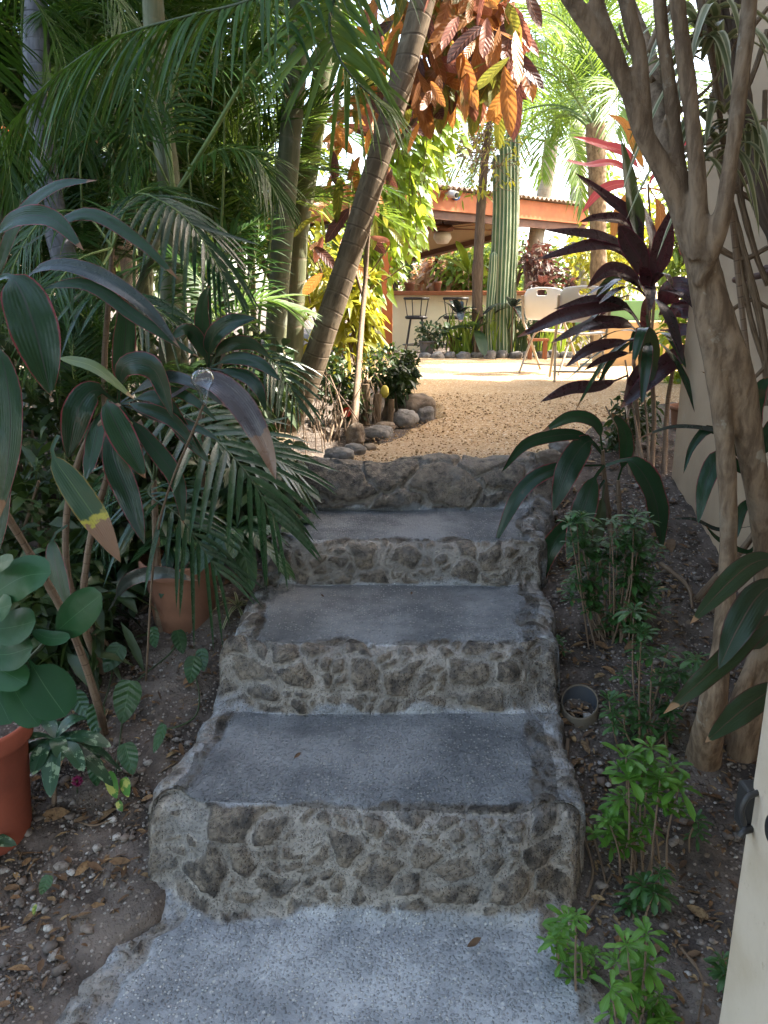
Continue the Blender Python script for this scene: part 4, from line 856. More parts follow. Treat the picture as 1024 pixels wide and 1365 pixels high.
# bushy areca clumps that fill the space between and behind the canes
clumps = [(-2.9, 5.9, 1.9, .9), (-2.0, 5.5, 2.0, .9), (-1.45, 5.9, 1.7, .9), (-3.2, 5.3, 1.5, .9), (-1.75, 4.9, .9, .75), (-1.15, 5.2, 1.0, .75), (-1.5, 3.55, .35, .5), (-1.8, 6.1, 2.9, 1.0), (-3.6, 5.8, 2.8, 1.0), (-2.7, 5.6, 3.2, 1.0), (-1.05, 6.2, 2.6, .9), (-2.1, 6.9, 2.4, 1.), (-3.4, 6.9, 2.2, 1.), (-2.2, 3.7, .45, .55), (-1.55, 6.6, 1.2, 1.), (-2.6, 6.4, 1.1, 1.), (-3.7, 6.2, 1.0, 1.), (-2.3, 5.1, .7, .7), (-3.0, 4.8, .8, .8), (-1.5, 7.3, 3.0, 1.1), (-2.7, 7.6, 3.4, 1.1), (-4.2, 7.2, 3.2, 1.1), (-1.3, 5.0, 2.1, .7), (-2.35, 4.9, 2.5, .75), (-.95, 5.7, 1.4, .7)]
lb = ['low feathery areca palm at the foot of the grey ringed trunk', 'tall feathery areca palm behind the olive green cane', 'feathery areca palm between the olive cane and the slim cane', 'broad areca palm at the left edge of the grove', 'short arching areca palm in front of the olive cane', 'small areca palm at the foot of the slim cane', 'short areca palm behind the red edged ti leaves', 'tall areca palm arching over the olive cane', 'tall dark areca palm behind the grey ringed trunk', 'tallest areca palm with fronds hanging across the top left corner', 'areca palm with fronds reaching towards the leaning trunk', 'areca palm deep in the grove in front of the pale house', 'areca palm at the back left in front of the pale house', 'areca palm hanging low over the left foreground plants', 'areca palm filling the shade right behind the olive cane', 'low areca palm in the shade left of the olive cane', 'low areca palm in front of the pale house wall', 'short areca palm at the foot of the olive cane', 'short areca palm right of the grey ringed trunk', 'tall areca palm at the very back behind the slim cane', 'tall areca palm at the very back behind the olive cane', 'tall areca palm at the very back beside the pale house', 'areca palm with fronds just left of the slim cane', 'areca palm with fronds between the grey trunk and the olive cane', 'short areca palm between the two slim canes and the leaning trunk']
for i, (x, y, h, fs) in enumerate(clumps):
    z0 = gz(x, y); dx = RNG.normal(0, .12)
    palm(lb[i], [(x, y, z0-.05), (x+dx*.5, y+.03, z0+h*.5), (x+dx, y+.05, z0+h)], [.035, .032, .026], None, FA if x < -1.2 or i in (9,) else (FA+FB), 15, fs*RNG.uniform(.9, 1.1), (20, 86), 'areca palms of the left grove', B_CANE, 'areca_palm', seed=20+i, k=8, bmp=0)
# single fronds whose lines show in the photograph, on a young palm in the grove
yp = thing('young_palm', 'young palm with a glossy blue sheened frond over the terracotta pot', 'palm', gp(215, 840))
def hfrond(parent, P, nl, ll, w, mats, label=None, **kw):
    mb = MB(); frond(mb, P, nl, ll, w, **kw); o = mb.build('frond', mats, parent)
    if label: o['label'] = label
    return o
b_ = gp(215, 840)
mb = MB(); tube(mb, [b_-(0, 0, .03), b_+(.0, .0, .15), at(205, 640, 2.7)], [.02, .016, .010], k=8); mb.build('stem', B_STEM, yp)
hfrond(yp, [at(205, 640, 2.7), at(215, 545, 2.62), at(262, 565, 2.52), at(322, 622, 2.42), at(366, 690, 2.38)], 17, .30, .024, [G_DARKFROND, M_RACHD], 'glossy frond fanning over the pot', ang=(80, 24), droop=.32, up=(.25, -.55, .8), start=.3, rach=.006, lift=.1, rows=6, tipl=.6, jit=.05)
hfrond(yp, [at(205, 640, 2.72), at(232, 565, 2.75), at(290, 575, 2.75), at(350, 600, 2.72), at(392, 628, 2.7)], 15, .27, .02, [G_DARKFROND, M_RACHD], None, ang=(68, 20), droop=.25, up=(.1, -.35, .9), start=.3, rach=.005, lift=.15, rows=6, tipl=.6, jit=.05)
hfrond(yp, [at(205, 640, 2.72), at(180, 600, 2.8), at(150, 640, 2.85), at(130, 700, 2.85)], 14, .28, .02, [G_DARKFROND, M_RACHD], None, ang=(70, 24), droop=.4, up=(0, -.5, .8), start=.25, rach=.005, lift=.1, rows=5, tipl=.6)
hfrond(yp, [at(205, 640, 2.72), at(200, 660, 2.5), at(240, 690, 2.4), at(290, 760, 2.38)], 14, .25, .018, [G_DARKFROND, M_RACHD], None, ang=(70, 24), droop=.45, up=(0, -.5, .8), start=.25, rach=.005, lift=.1, rows=5, tipl=.6)
y2 = thing('young_palm', 'young palm whose arching frond tips shine pale blue in front of the olive cane', 'palm', (-1.25, 3.5, .6))
mb = MB(); tube(mb, [(-1.25, 3.5, .6), (-1.25, 3.45, 1.2), at(150, 330, 3.4)], [.02, .015, .01], k=8); mb.build('stem', B_STEM, y2)
hfrond(y2, [at(150, 330, 3.4), at(178, 262, 3.3), at(222, 272, 3.15), at(262, 308, 3.05), at(300, 372, 3.0)], 22, .30, .022, [G_DARKFROND, M_RACH], 'arching frond with shining tip leaflets', ang=(70, 22), droop=.6, up=(.2, -.4, .85), start=.25, rach=.006, lift=.0, rows=6, jit=.06)
hfrond(y2, [at(150, 330, 3.4), at(130, 380, 3.2), at(190, 400, 3.0), at(245, 440, 2.95)], 18, .26, .02, [G_DARKFROND, M_RACH], None, ang=(70, 22), droop=.5, up=(.2, -.4, .85), start=.2, rach=.006, lift=.0, rows=5)
y3 = thing('young_palm', 'young palm by the foot of the leaning trunk with pale shining leaflet tips', 'palm', (-.95, 4.0, .7))
mb = MB(); tube(mb, [(-.95, 4.0, .7), (-.94, 3.95, 1.0), at(300, 470, 3.9)], [.02, .015, .01], k=8); mb.build('stem', B_STEM, y3)
hfrond(y3, [at(300, 470, 3.9), at(330, 460, 3.85), at(370, 488, 3.75), at(398, 540, 3.7)], 16, .25, .018, [G_DARKFROND, M_RACH], None, ang=(70, 22), droop=.35, up=(.1, -.5, .8), start=.2, rach=.005, lift=.05, rows=5)
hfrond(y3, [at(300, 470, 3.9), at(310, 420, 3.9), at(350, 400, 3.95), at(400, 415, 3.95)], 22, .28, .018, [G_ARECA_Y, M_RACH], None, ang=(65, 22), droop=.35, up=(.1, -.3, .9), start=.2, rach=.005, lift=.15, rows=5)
hfrond(y3, [at(300, 470, 3.9), at(280, 400, 4.0), at(300, 330, 4.1), at(345, 290, 4.2)], 24, .30, .02, [G_ARECA, M_RACH], None, ang=(65, 22), droop=.35, up=(.1, -.3, .9), start=.2, rach=.005, lift=.15, rows=5)
hfrond(y3, [at(300, 470, 3.9), at(320, 500, 3.8), at(330, 540, 3.7), at(345, 590, 3.65)], 16, .22, .018, [G_ARECA, M_RACH], None, ang=(65, 22), droop=.35, up=(.3, -.5, .7), start=.2, rach=.005, lift=.1, rows=5)
y4 = thing('overhanging_palm', 'palm whose big dark drooping frond crosses the top left corner', 'palm', (-2.0, 3.1, .5))

mb = MB(); tube(mb, [(-2.0, 3.1, .4), (-1.9, 3.1, 1.8), at(-30, -60, 3.0)], [.05, .045, .035], n=30, k=10, bump=.04); mb.build('trunk', B_CANE, y4)
hfrond(y4, [at(420, -40, 3.0), at(330, 2, 2.95), at(250, 22, 2.9), at(150, 52, 2.85), at(70, 105, 2.8), at(15, 165, 2.8)], 66, .34, .019, [G_ARECA, M_RACHD], 'large dark frond arching from the top edge down to the left', ang=(75, 30), droop=.55, up=(.1, -.2, .95), start=.1, rach=.009, lift=-.1, rows=6)
hfrond(y4, [at(480, -60, 3.7), at(440, 20, 3.6), at(460, 90, 3.5), at(520, 150, 3.5)], 30, .34, .026, [G_ARECA_Y, M_RACHD], None, ang=(72, 26), droop=.45, up=(0, -.4, .9), start=.1, rach=.010, lift=0, rows=6)
y5 = thing('slanting_frond_palm', 'palm with a long bare yellow green stalk slanting across the grove', 'palm', (-1.3, 3.9, .75))
mb = MB(); tube(mb, [(-1.3, 3.9, .72), (-1.28, 3.9, 1.4), at(232, 262, 3.9)], [.03, .025, .016], n=20, k=8); mb.build('trunk', B_CANE, y5)
hfrond(y5, [at(232, 262, 3.9), at(282, 180, 3.85), at(330, 100, 3.8), at(390, 20, 3.75), at(470, -40, 3.6), at(560, -50, 3.5)], 52, .40, .019, [G_ARECA, M_RACH], 'frond on a long yellow green stalk', ang=(70, 25), droop=.55, up=(0, -.3, .9), start=.36, rach=.013, lift=0, rows=6)
hfrond(y5, [at(232, 262, 3.9), at(225, 150, 3.95), at(250, 60, 3.95), at(310, 0, 3.9), at(380, 10, 3.8)], 54, .30, .016, [G_ARECA, M_RACH], None, ang=(70, 25), droop=.5, up=(0, -.3, .9), start=.2, rach=.011, lift=0, rows=6)
for pl_, Pz, nl_, ll_, w_ in ((y4, [(-30, -60, 3.0), (20, -30, 3.5), (80, 60, 3.6), (105, 200, 3.6)], 54, .30, .013), (y4, [(-30, -60, 3.0), (90, -70, 3.6), (160, 10, 3.7), (178, 140, 3.7), (165, 240, 3.7)], 60, .30, .013), (y4, [(-30, -60, 3.0), (-25, 60, 3.4), (5, 170, 3.5), (20, 290, 3.5)], 50, .28, .013),
        (y5, [(232, 262, 3.9), (195, 195, 3.8), (130, 175, 3.7), (70, 215, 3.65), (35, 290, 3.6)], 56, .28, .014), (y5, [(232, 262, 3.9), (280, 205, 3.8), (335, 205, 3.75), (372, 265, 3.7)], 50, .28, .013), (y5, [(232, 262, 3.9), (205, 130, 3.9), (165, 40, 3.85), (110, 0, 3.8), (50, 20, 3.75)], 56, .30, .014),
        (y2, [(150, 330, 3.4), (112, 285, 3.4), (60, 290, 3.35), (20, 350, 3.3), (5, 420, 3.3)], 46, .24, .012), (y2, [(150, 330, 3.4), (160, 280, 3.5), (200, 250, 3.6), (255, 265, 3.6)], 40, .24, .012), (y2, [(150, 330, 3.4), (100, 350, 3.2), (60, 410, 3.1), (40, 490, 3.1)], 40, .22, .012), (y3, [(300, 470, 3.9), (250, 420, 3.9), (190, 420, 3.85), (140, 470, 3.8)], 44, .24, .013), (y3, [(300, 470, 3.9), (270, 380, 3.95), (225, 340, 3.95), (175, 360, 3.9)], 44, .26, .013), (y3, [(300, 470, 3.9), (330, 380, 4.1), (345, 300, 4.2), (330, 220, 4.3)], 44, .26, .013)):
    hfrond(pl_, [at(*q) for q in Pz], nl_, ll_, w_, [G_ARECA, M_RACH], None, ang=(66, 22), droop=.45, up=(.05, -.3, .9), start=.2, rach=.006, lift=.05, rows=5, jit=.12)
rg = np.random.default_rng(77)
for i, (u0, v0, u1, v1, Y) in enumerate(((258, 430, 250, 200, 4.4), (140, 420, 150, 180, 4.4), (285, 440, 300, 120, 4.6), (330, 430, 345, 160, 4.6), (180, 400, 175, 120, 4.7), (110, 400, 100, 130, 4.7), (345, 440, 368, 200, 4.9))):
    t_ = thing('palm_shoot', ['thin yellow green palm shoot right of the olive cane', 'thin palm shoot between the grey trunk and the olive cane, nearer the cane', 'thin palm shoot in the middle of the grove under the slanting stalk', 'thin palm shoot left of the slim cane', 'thin palm shoot close behind the olive cane', 'thin palm shoot close to the grey ringed trunk', 'thin bright palm shoot touching the slim cane'][i], 'palm', at(u0, v0, Y)*np.array([1, 1, 0])+(0, 0, gz(at(u0, v0, Y)[0], Y)), 'thin shoots of the palm grove')
    b = at(u0, v0, Y); mb = MB(); tube(mb, [(b[0]+.02, Y, gz(b[0], Y)-.03), b, at(.5*(u0+u1)+4, .5*(v0+v1), Y), at(u1, v1, Y)], [.013, .010, .008, .005], n=30, k=7); mb.build('stem', M_RACH, t_)
    hfrond(t_, [at(u1, v1, Y), at(u1+rg.normal(0, 10), v1-60, Y), at(u1+rg.normal(0, 40), v1-110, Y-.1), at(u1+rg.normal(0, 80), v1-110, Y-.2)], 40, .30, .014, [G_ARECA, M_RACH], None, ang=(60, 22), droop=.4, up=(.05, -.3, .9), start=.1, rach=.005, lift=.05, rows=5, jit=.12)
# --- ti plants: leaves as parts, control points (u, v, depth)
def ti(label, stems, leaves, Yd, mat, W1=.84, group=None, bark=B_STEM, face=(0, -.92, .4), base=None):
    t = thing('ti_plant', label, 'plant', base if base is not None else stems[0][0], group)
    for s in stems:
        mb = MB(); tube(mb, s, np.linspace(.014, .009, len(s)), n=30, k=8, bump=.12, bfreq=20); mb.build('stem', bark, t)
    for lf in leaves:
        pts, wpx = lf[0], lf[1]; m = lf[2] if len(lf) > 2 and lf[2] is not None else mat; Yo = lf[3] if len(lf) > 3 else 0; fc = lf[4] if len(lf) > 4 else face
        P = [at(p[0], p[1], Yd+Yo-.10*i/(len(pts)-1)*(1 if len(p) < 3 else 0)+(p[2] if len(p) > 2 else 0)) for i, p in enumerate(pts)]
        mb = MB(); pleaf(mb, P, px(wpx, Yd+Yo)*W1, fc, 18, 6, RNG.uniform(.12, .35), 'ti', wav=RNG.uniform(.05, .13), twist=RNG.normal(0, .3)); mb.build('leaf', m, t)
    return t
def rosette(c, n, L, W, tilt=(10, 70), mat=None, parent=None, az=(0, 360), droop=(.35, .9), kind='ti', seed=0, name='leaf'):
    rg = np.random.default_rng(seed)
    for i in range(n):
        a = R(az[0]+(az[1]-az[0])*((i*.618+rg.random()*.1) % 1)); el_ = R(tilt[1]-(tilt[1]-tilt[0])*(i+.5)/n+rg.normal(0, 6)); l = L*rg.uniform(.8, 1.15)
        d = np.array([math.cos(a)*math.cos(el_), math.sin(a)*math.cos(el_), math.sin(el_)]); dr = rg.uniform(*droop)
        P = [np.asarray(c)+d*l*t-np.array([0, 0, dr*l*t*t]) for t in (0, .3, .62, 1)]
        mb = MB(); pleaf(mb, P, W*rg.uniform(.85, 1.15), (0, 0, 1), 16, 6, rg.uniform(.15, .3), kind, rg.random(), wav=rg.uniform(.03, .07), twist=rg.normal(0, .2)); mb.build(name, mat, parent)
s1 = [gp(140, 978), at(128, 930, 2.15), at(100, 850, 2.1), at(62, 775, 2.05), at(0, 672, 1.95), at(-40, 600, 1.95)]
t1 = ti('dark ti plant with big red edged leaves at the left edge of the picture', [s1],
   [([(-5, 372), (18, 372), (44, 430), (68, 528)], 78), ([(-30, 440), (0, 470), (14, 565), (0, 690)], 46), ([(10, 392), (60, 355), (120, 362), (190, 405), (241, 465)], 27, TI_LAV), ([(20, 395), (110, 378), (185, 425), (268, 478)], 23),
    ([(-20, 330), (20, 292), (70, 292), (112, 334)], 33), ([(30, 330), (110, 285), (180, 318), (240, 374)], 22, None, .05), ([(-20, 420), (20, 300), (70, 250), (130, 240)], 24, None, .2), ([(-40, 520), (-10, 560), (2, 660), (-10, 760)], 40), ([(60, 475), (95, 480), (130, 492), (180, 533)], 20, TI_YEL, .2)], 1.9, TI_DARK)
s2 = [gp(128, 930)+(0, .12, 0), at(112, 830, 2.42), at(120, 720, 2.4), at(150, 610, 2.36), at(158, 540, 2.32)]
s2b = [gp(150, 905)+(0, .1, 0), at(100, 800, 2.5), at(88, 700, 2.5), at(110, 600, 2.42), at(158, 540, 2.32)]
ti('dark ti plant with one hanging leaf yellow and brown at its tip', [s2, s2b],
   [([(158, 538), (165, 490), (205, 492), (231, 558)], 40), ([(158, 538), (143, 535), (160, 575), (194, 638)], 46), ([(158, 538), (215, 503), (260, 512), (303, 544)], 20, TI_LAV), ([(158, 538), (225, 522), (260, 535), (290, 562)], 19), ([(225, 530), (275, 506), (318, 535), (352, 592), (368, 640)], 44, leafmat('fading ti leaf', (.05, .05, .06), (.085, .075, .085), (.1, .08, .08), .12, .28, edge=(.16, .05, .06), tip=[(.19, .11, .07)], tip0=.74, spec=.55), -.05),
    ([(78, 580), (70, 605), (98, 648), (130, 695), (161, 750)], 52, TI_TIP, -.08), ([(158, 538), (150, 600), (172, 662), (193, 726)], 44), ([(158, 538), (128, 520), (105, 545), (90, 612)], 50, None, .08), ([(158, 538), (135, 560), (122, 610), (112, 645)], 36, None, .06), ([(158, 538), (180, 540), (230, 560), (268, 605)], 24), ([(158, 538), (200, 552), (255, 568), (295, 588)], 20),
    ([(145, 815), (170, 775), (215, 763), (264, 774)], 26, TI_LAV, .15), ([(158, 538), (165, 470), (168, 430), (165, 390)], 40, None, .1), ([(158, 538), (210, 530), (248, 580), (282, 620)], 30, None, .0), ([(158, 538), (200, 590), (235, 640), (245, 700)], 32, None, .03), ([(90, 700), (70, 720), (80, 780), (95, 850)], 34, None, .1)], 2.34, TI_DARK)
s3 = [gp(265, 760)+(0, .25, 0), at(268, 600, 2.95), at(278, 490, 2.9)]
ti('small dark ti plant behind the glass ornament', [s3], [([(278, 490), (282, 455), (305, 432), (342, 424)], 34), ([(278, 490), (300, 462), (335, 458), (364, 480)], 24), ([(278, 490), (310, 478), (345, 484), (375, 508)], 24), ([(278, 490), (262, 450), (245, 440), (225, 455)], 26), ([(278, 490), (270, 430), (272, 400), (280, 380)], 28), ([(278, 490), (325, 500), (345, 520), (355, 550)], 24)], 2.9, TI_DARK)
# right: tall purple ti plant beside the wall corner
sb = gp(868, 640); s4 = [sb, at(872, 560, 3.85), at(868, 480, 3.8), at(862, 385, 3.75)]; s4b = [sb+(.08, .05, 0), at(890, 540, 3.9), at(900, 470, 3.9), at(897, 400, 3.9)]
t4 = ti('tall purple ti plant spreading dark leaves in front of the cream house corner', [s4, s4b, [sb+(-.06, 0, 0), at(850, 560, 3.85), at(845, 480, 3.85)]],
   [([(856, 378), (848, 300), (809, 262), (766, 230)], 20), ([(856, 345), (830, 325), (790, 312), (724, 306)], 17), ([(856, 380), (832, 335), (790, 326), (714, 346)], 20), ([(858, 345), (850, 300), (838, 240), (828, 186)], 31, TI_GREEN), ([(862, 385), (855, 350), (838, 322), (824, 296)], 38), ([(866, 390), (880, 340), (886, 310), (896, 276)], 38),
    ([(860, 395), (838, 366), (810, 360), (782, 384)], 25), ([(858, 440), (830, 408), (760, 418), (688, 450)], 27), ([(858, 450), (835, 432), (790, 432), (733, 458)], 28), ([(856, 440), (830, 405), (790, 398), (738, 412)], 14), ([(852, 452), (815, 458), (785, 466), (753, 490)], 20), ([(850, 470), (826, 472), (800, 480), (778, 494)], 13),
    ([(862, 420), (866, 450), (864, 490), (858, 525)], 36, TI_GREEN), ([(902, 475), (925, 462), (885, 488), (826, 545)], 34), ([(838, 500), (800, 514), (760, 518), (720, 536)], 22), ([(880, 420), (890, 395), (908, 384), (934, 398)], 40), ([(886, 430), (905, 412), (925, 416), (940, 432)], 34), ([(880, 440), (905, 440), (925, 438), (938, 436)], 22), ([(858, 360), (820, 370), (800, 395), (795, 430)], 18, TI_GREEN, .1), ([(860, 380), (870, 330), (862, 290), (850, 262)], 22, None, .1), ([(858, 360), (840, 300), (800, 290), (772, 296)], 20, None, .08),
    ([(905, 470), (928, 485), (922, 520), (912, 550)], 22, TI_GREEN, .05), ([(862, 470), (848, 500), (838, 530), (836, 560)], 22, None, .03)], 3.75, TI_PURPLE)
rosette(at(862, 395, 3.76), 14, .40, .062, (-5, 75), TI_PURPLE, t4, (60, 330), (.4, 1.0), 'ti', 33)
rosette(at(866, 450, 3.80), 9, .42, .062, (-15, 50), TI_DARK, t4, (90, 300), (.5, 1.1), 'ti', 34)
sl_ = gp(818, 735); s5 = [sl_, at(812, 690, 3.15), at(806, 640, 3.1), at(803, 600, 3.05)]
ti('low ti plant with drooping red edged leaves beside the top step', [s5, [sl_+(.05, .03, 0), at(826, 680, 3.2), at(824, 640, 3.2)]],
   [([(803, 600), (795, 565), (762, 556), (722, 576)], 24), ([(803, 605), (770, 580), (705, 590), (668, 630)], 23), ([(803, 605), (785, 588), (760, 620), (737, 682)], 44), ([(808, 620), (842, 615), (872, 660), (883, 732)], 48), ([(806, 620), (792, 640), (775, 690), (756, 750)], 44), ([(803, 620), (740, 625), (695, 655), (658, 728)], 28), ([(806, 640), (770, 690), (730, 735), (706, 824)], 36), ([(824, 640), (835, 600), (830, 570), (815, 550)], 26, None, .05), ([(806, 640), (800, 690), (790, 730), (775, 775)], 26, TI_GREEN, .05)], 3.05, TI_DARK)
# thin arching leaves along the wall, from a plant rooted behind the tree
sw = gp(1010, 800); sw[0] = 1.22
ti('dark ti plant between the pale tree and the cream house wall', [[sw, at(1012, 700, 2.55), at(1012, 620, 2.55)]], [([(1012, 640), (985, 585), (905, 568), (842, 588)], 8, TI_LAV), ([(1012, 640), (955, 575), (925, 592), (911, 632)], 18), ([(1012, 650), (965, 610), (942, 640), (930, 700)], 32), ([(1012, 700), (960, 706), (925, 692), (893, 692)], 8, TI_LAV), ([(1012, 660), (992, 675), (985, 695), (983, 718)], 18), ([(1012, 700), (1000, 735), (960, 720), (940, 700)], 10), ([(1012, 620), (1000, 560), (1012, 520), (1030, 500)], 40), ([(1012, 620), (985, 560), (960, 510), (935, 495)], 16), ([(1012, 620), (1030, 570), (1040, 560), (1060, 560)], 30)], 2.55, TI_DARK)
sr = np.array([1.02, 1.62, gz(1.02, 1.62)])
ti('ti plant with broad green leaves reaching in from the right edge over the tree roots', [[sr, at(1075, 900, 1.6), at(1060, 780, 1.6)]], [([(1060, 745), (1010, 748), (970, 778), (920, 832)], 42), ([(1060, 765), (1015, 790), (985, 835), (958, 892)], 56), ([(1060, 800), (1010, 838), (955, 890), (884, 952)], 46), ([(1060, 900), (1020, 925), (985, 950), (940, 990)], 50), ([(1060, 780), (1080, 700), (1070, 640), (1050, 600)], 50), ([(1060, 790), (1020, 850), (1000, 860), (960, 868)], 20, None, .1)], 1.6, leafmat('broad ti leaf', (.014, .034, .014), (.028, .052, .02), (.08, .12, .03), .16, .36, edge=(.06, .02, .02), rib=(.085, .05, .035), tip=[(.34, .20, .11)], tip0=.93, spec=.5))
# --- pale multi stemmed tree
T = lambda u, v, Y=2.05: at(u, v, Y)
tree = thing('pale_barked_tree', 'pale multi stemmed tree on the right whose branches fan out at the top', 'tree', gp(950, 1000))
b0 = gp(938, 1003)+(0, 0, -.03); b1 = gp(992, 1010)+(0, .03, -.03)
TMB = MB()
def br(pts, wd, name='branch', Y=2.05, k=14, bmp=.12):
    tube(TMB, pts, [px(x, Y)*.5 for x in wd], n=14*(len(pts)-1), k=k, bump=bmp, bfreq=8)
br([b0, T(950, 940, 2.0), T(964, 850, 2.02), T(971, 720), T(967, 600), T(957, 500), T(946, 430), T(938, 370)], [60, 40, 31, 25, 24, 26, 31, 38], 'trunk', k=20)
br([b1, T(1004, 930, 2.1), T(1020, 840, 2.1), T(1020, 740, 2.1), T(1004, 620, 2.08), T(984, 510, 2.06), T(956, 425), T(936, 360), T(927, 318), T(922, 300)], [54, 38, 32, 30, 29, 32, 38, 46, 42, 28], 'trunk', k=20)
br([gp(972, 985), T(985, 930, 2.08), T(1008, 870, 2.1), T(1024, 780, 2.1)], [34, 24, 22, 22], 'trunk')
br([T(926, 330), T(905, 270), T(882, 222), T(855, 172), T(838, 120), T(805, 62), T(765, 5), T(715, -70), T(640, -150)], [34, 27, 24, 22, 22, 21, 19, 17, 16])
br([T(862, 186), T(857, 130), T(852, 70), T(838, 15), T(825, -60)], [18, 21, 20, 19, 17])
br([T(846, 150), T(826, 85), T(803, 25), T(785, -40)], [17, 19, 18, 15])
br([T(928, 345), T(907, 235), T(896, 140), T(884, 50), T(874, -40), T(850, -140)], [26, 19, 18, 17, 16, 15])
br([T(932, 345, 2.02), T(930, 240, 2.0), T(922, 150, 2.0), T(910, 60, 2.0), T(902, -30, 2.0), T(910, -150, 2.0)], [27, 21, 20, 20, 19, 17])
br([T(932, 380, 2.03), T(960, 300, 1.98), T(975, 210, 1.97), T(985, 130, 1.97), T(995, 50, 1.97), T(1002, -40, 1.97)], [20, 20, 19, 19, 19, 17])
br([T(895, 250, 2.1), T(880, 170, 2.25), T(868, 90, 2.4), T(842, 20, 2.5), T(820, -50, 2.6)], [26, 26, 26, 25, 22])
tw = [([(872, 110), (835, 60), (825, 30)], 10), ([(880, 190), (850, 175), (835, 172)], 8), ([(905, 150), (950, 110), (990, 40)], 8), ([(866, 70), (880, 30), (905, -10)], 12), ([(890, 165), (912, 100), (935, 20), (930, -40)], 16)]
for p_, w_ in tw: br([T(u, v, 2.2) for u, v in p_], [w_, w_*.8, w_*.6], k=8)
def treebark():
    m, nt, out = newmat('pale furrowed bark limbs'); pos = objco(nt)
    wv = nd(nt, 'ShaderNodeMix', {}, data_type='VECTOR'); wv.inputs[0].default_value = .05; nt.links.new(pos, wv.inputs[4]); nz = nt.nodes.new('ShaderNodeTexNoise'); nz.inputs['Scale'].default_value = 6.; nt.links.new(pos, nz.inputs['Vector']); nt.links.new(nz.outputs['Color'], wv.inputs[5])
    mp = nd(nt, 'ShaderNodeMapping', {0: wv.outputs[1], 'Scale': (42., 42., 7.)}).outputs[0]
    s1 = noise(nt, 1., 6., .65, mp); big = noise(nt, 7., 5., .65, pos); fine = noise(nt, 60., 5., .7, pos)
    c = mixc(nt, sstep(nt, s1, .36, .64), (.115, .078, .049), (.255, .182, .118)); c = mixc(nt, mth(nt, 'MULTIPLY', sstep(nt, big, .54, .68), .55), c, (.27, .215, .155)); c = mixc(nt, mth(nt, 'MULTIPLY', sstep(nt, big, .44, .32), .5), c, (.085, .055, .036))
    c = mixc(nt, mth(nt, 'MULTIPLY', sstep(nt, noise(nt, 18., 4., .6, pos), .64, .7), .5), c, (.34, .32, .26))
    h = mth(nt, 'ADD', s1, mth(nt, 'MULTIPLY', fine, .5)); principled(nt, out, c, .88, bump(nt, h, .8, .008), .25); return m
ob = TMB.build('trunk', treebark(), tree)
rm = ob.modifiers.new('join', 'REMESH'); rm.mode = 'VOXEL'; rm.voxel_size = .006; rm.use_smooth_shade = True
sm_ = ob.modifiers.new('soften', 'SMOOTH'); sm_.factor = .5; sm_.iterations = 6
# its unseen crown above the frame, leaf masses placed to shade the lowest tread
def cloud(n, c, r, L, W, mb, kind='lance', seed=0, droop=.4, shell=.5, fold=.25, rows=3, clump=0.):
    rg = np.random.default_rng(seed); c = np.asarray(c, float); r = np.asarray(r, float)
    q = nrm(rg.normal(size=(n*3, 3)))*(rg.random((n*3, 1))**shell)
    if clump: q = q[vnoise(q*np.mean(r)*clump+seed*3.1) > rg.uniform(-.55, .45, len(q))]
    q = q[:n]; P = c+q*r; N = len(P); d = nrm(nrm(q+1e-6)*.6+rg.normal(size=(N, 3))*.8+(0, 0, .1)); up = nrm(rg.normal(size=(N, 3))*.6+(0, 0, 1.))
    strips(mb, P, d, up, L*rg.uniform(.65, 1.25, N), W*rg.uniform(.7, 1.2, N), droop, rows, 2, fold, kind)
mb = MB()
for i, (c, r) in enumerate((((.1, .6, 4.2), (1.5, 1.1, .6)), ((2.4, 2.0, 5.2), (1.2, 1.2, .8)))): cloud(1300, c, r, .17, .07, mb, 'lance', 60+i, clump=1.4)
mb.build('crown', SPRIG, tree)
# dark leaning stems behind the tree, against the wall
ds_ = thing('dark_stemmed_shrub', 'dark stemmed shrub leaning against the cream wall behind the pale tree', 'shrub', (1.33, 2.5, .6))
for i, (pts, wd) in enumerate((([(1060, 420), (1020, 270), (1000, 180), (962, 70), (935, -30)], [26, 30, 30, 28, 24]), ([(1024, 240), (985, 150), (975, 60), (990, -30)], [12, 10, 10, 8]), ([(1040, 300), (1005, 190), (985, 110), (965, 0)], [10, 12, 12, 8]))):
    mb = MB(); tube(mb, [at(u, v, 2.5) for u, v in pts] if i else [np.array([1.32, 2.5, .55])]+[at(u, v, 2.5) for u, v in pts], [px(x, 2.5)*.5 for x in ([28]+wd if i == 0 else wd)], n=50, k=10, bump=.1, bfreq=10); mb.build('stem', B_DARK, ds_)
cv = thing('climbing_vine', 'bare brown vine stems twining over the cream house wall', 'vine', (1.33, 2.7, .7))
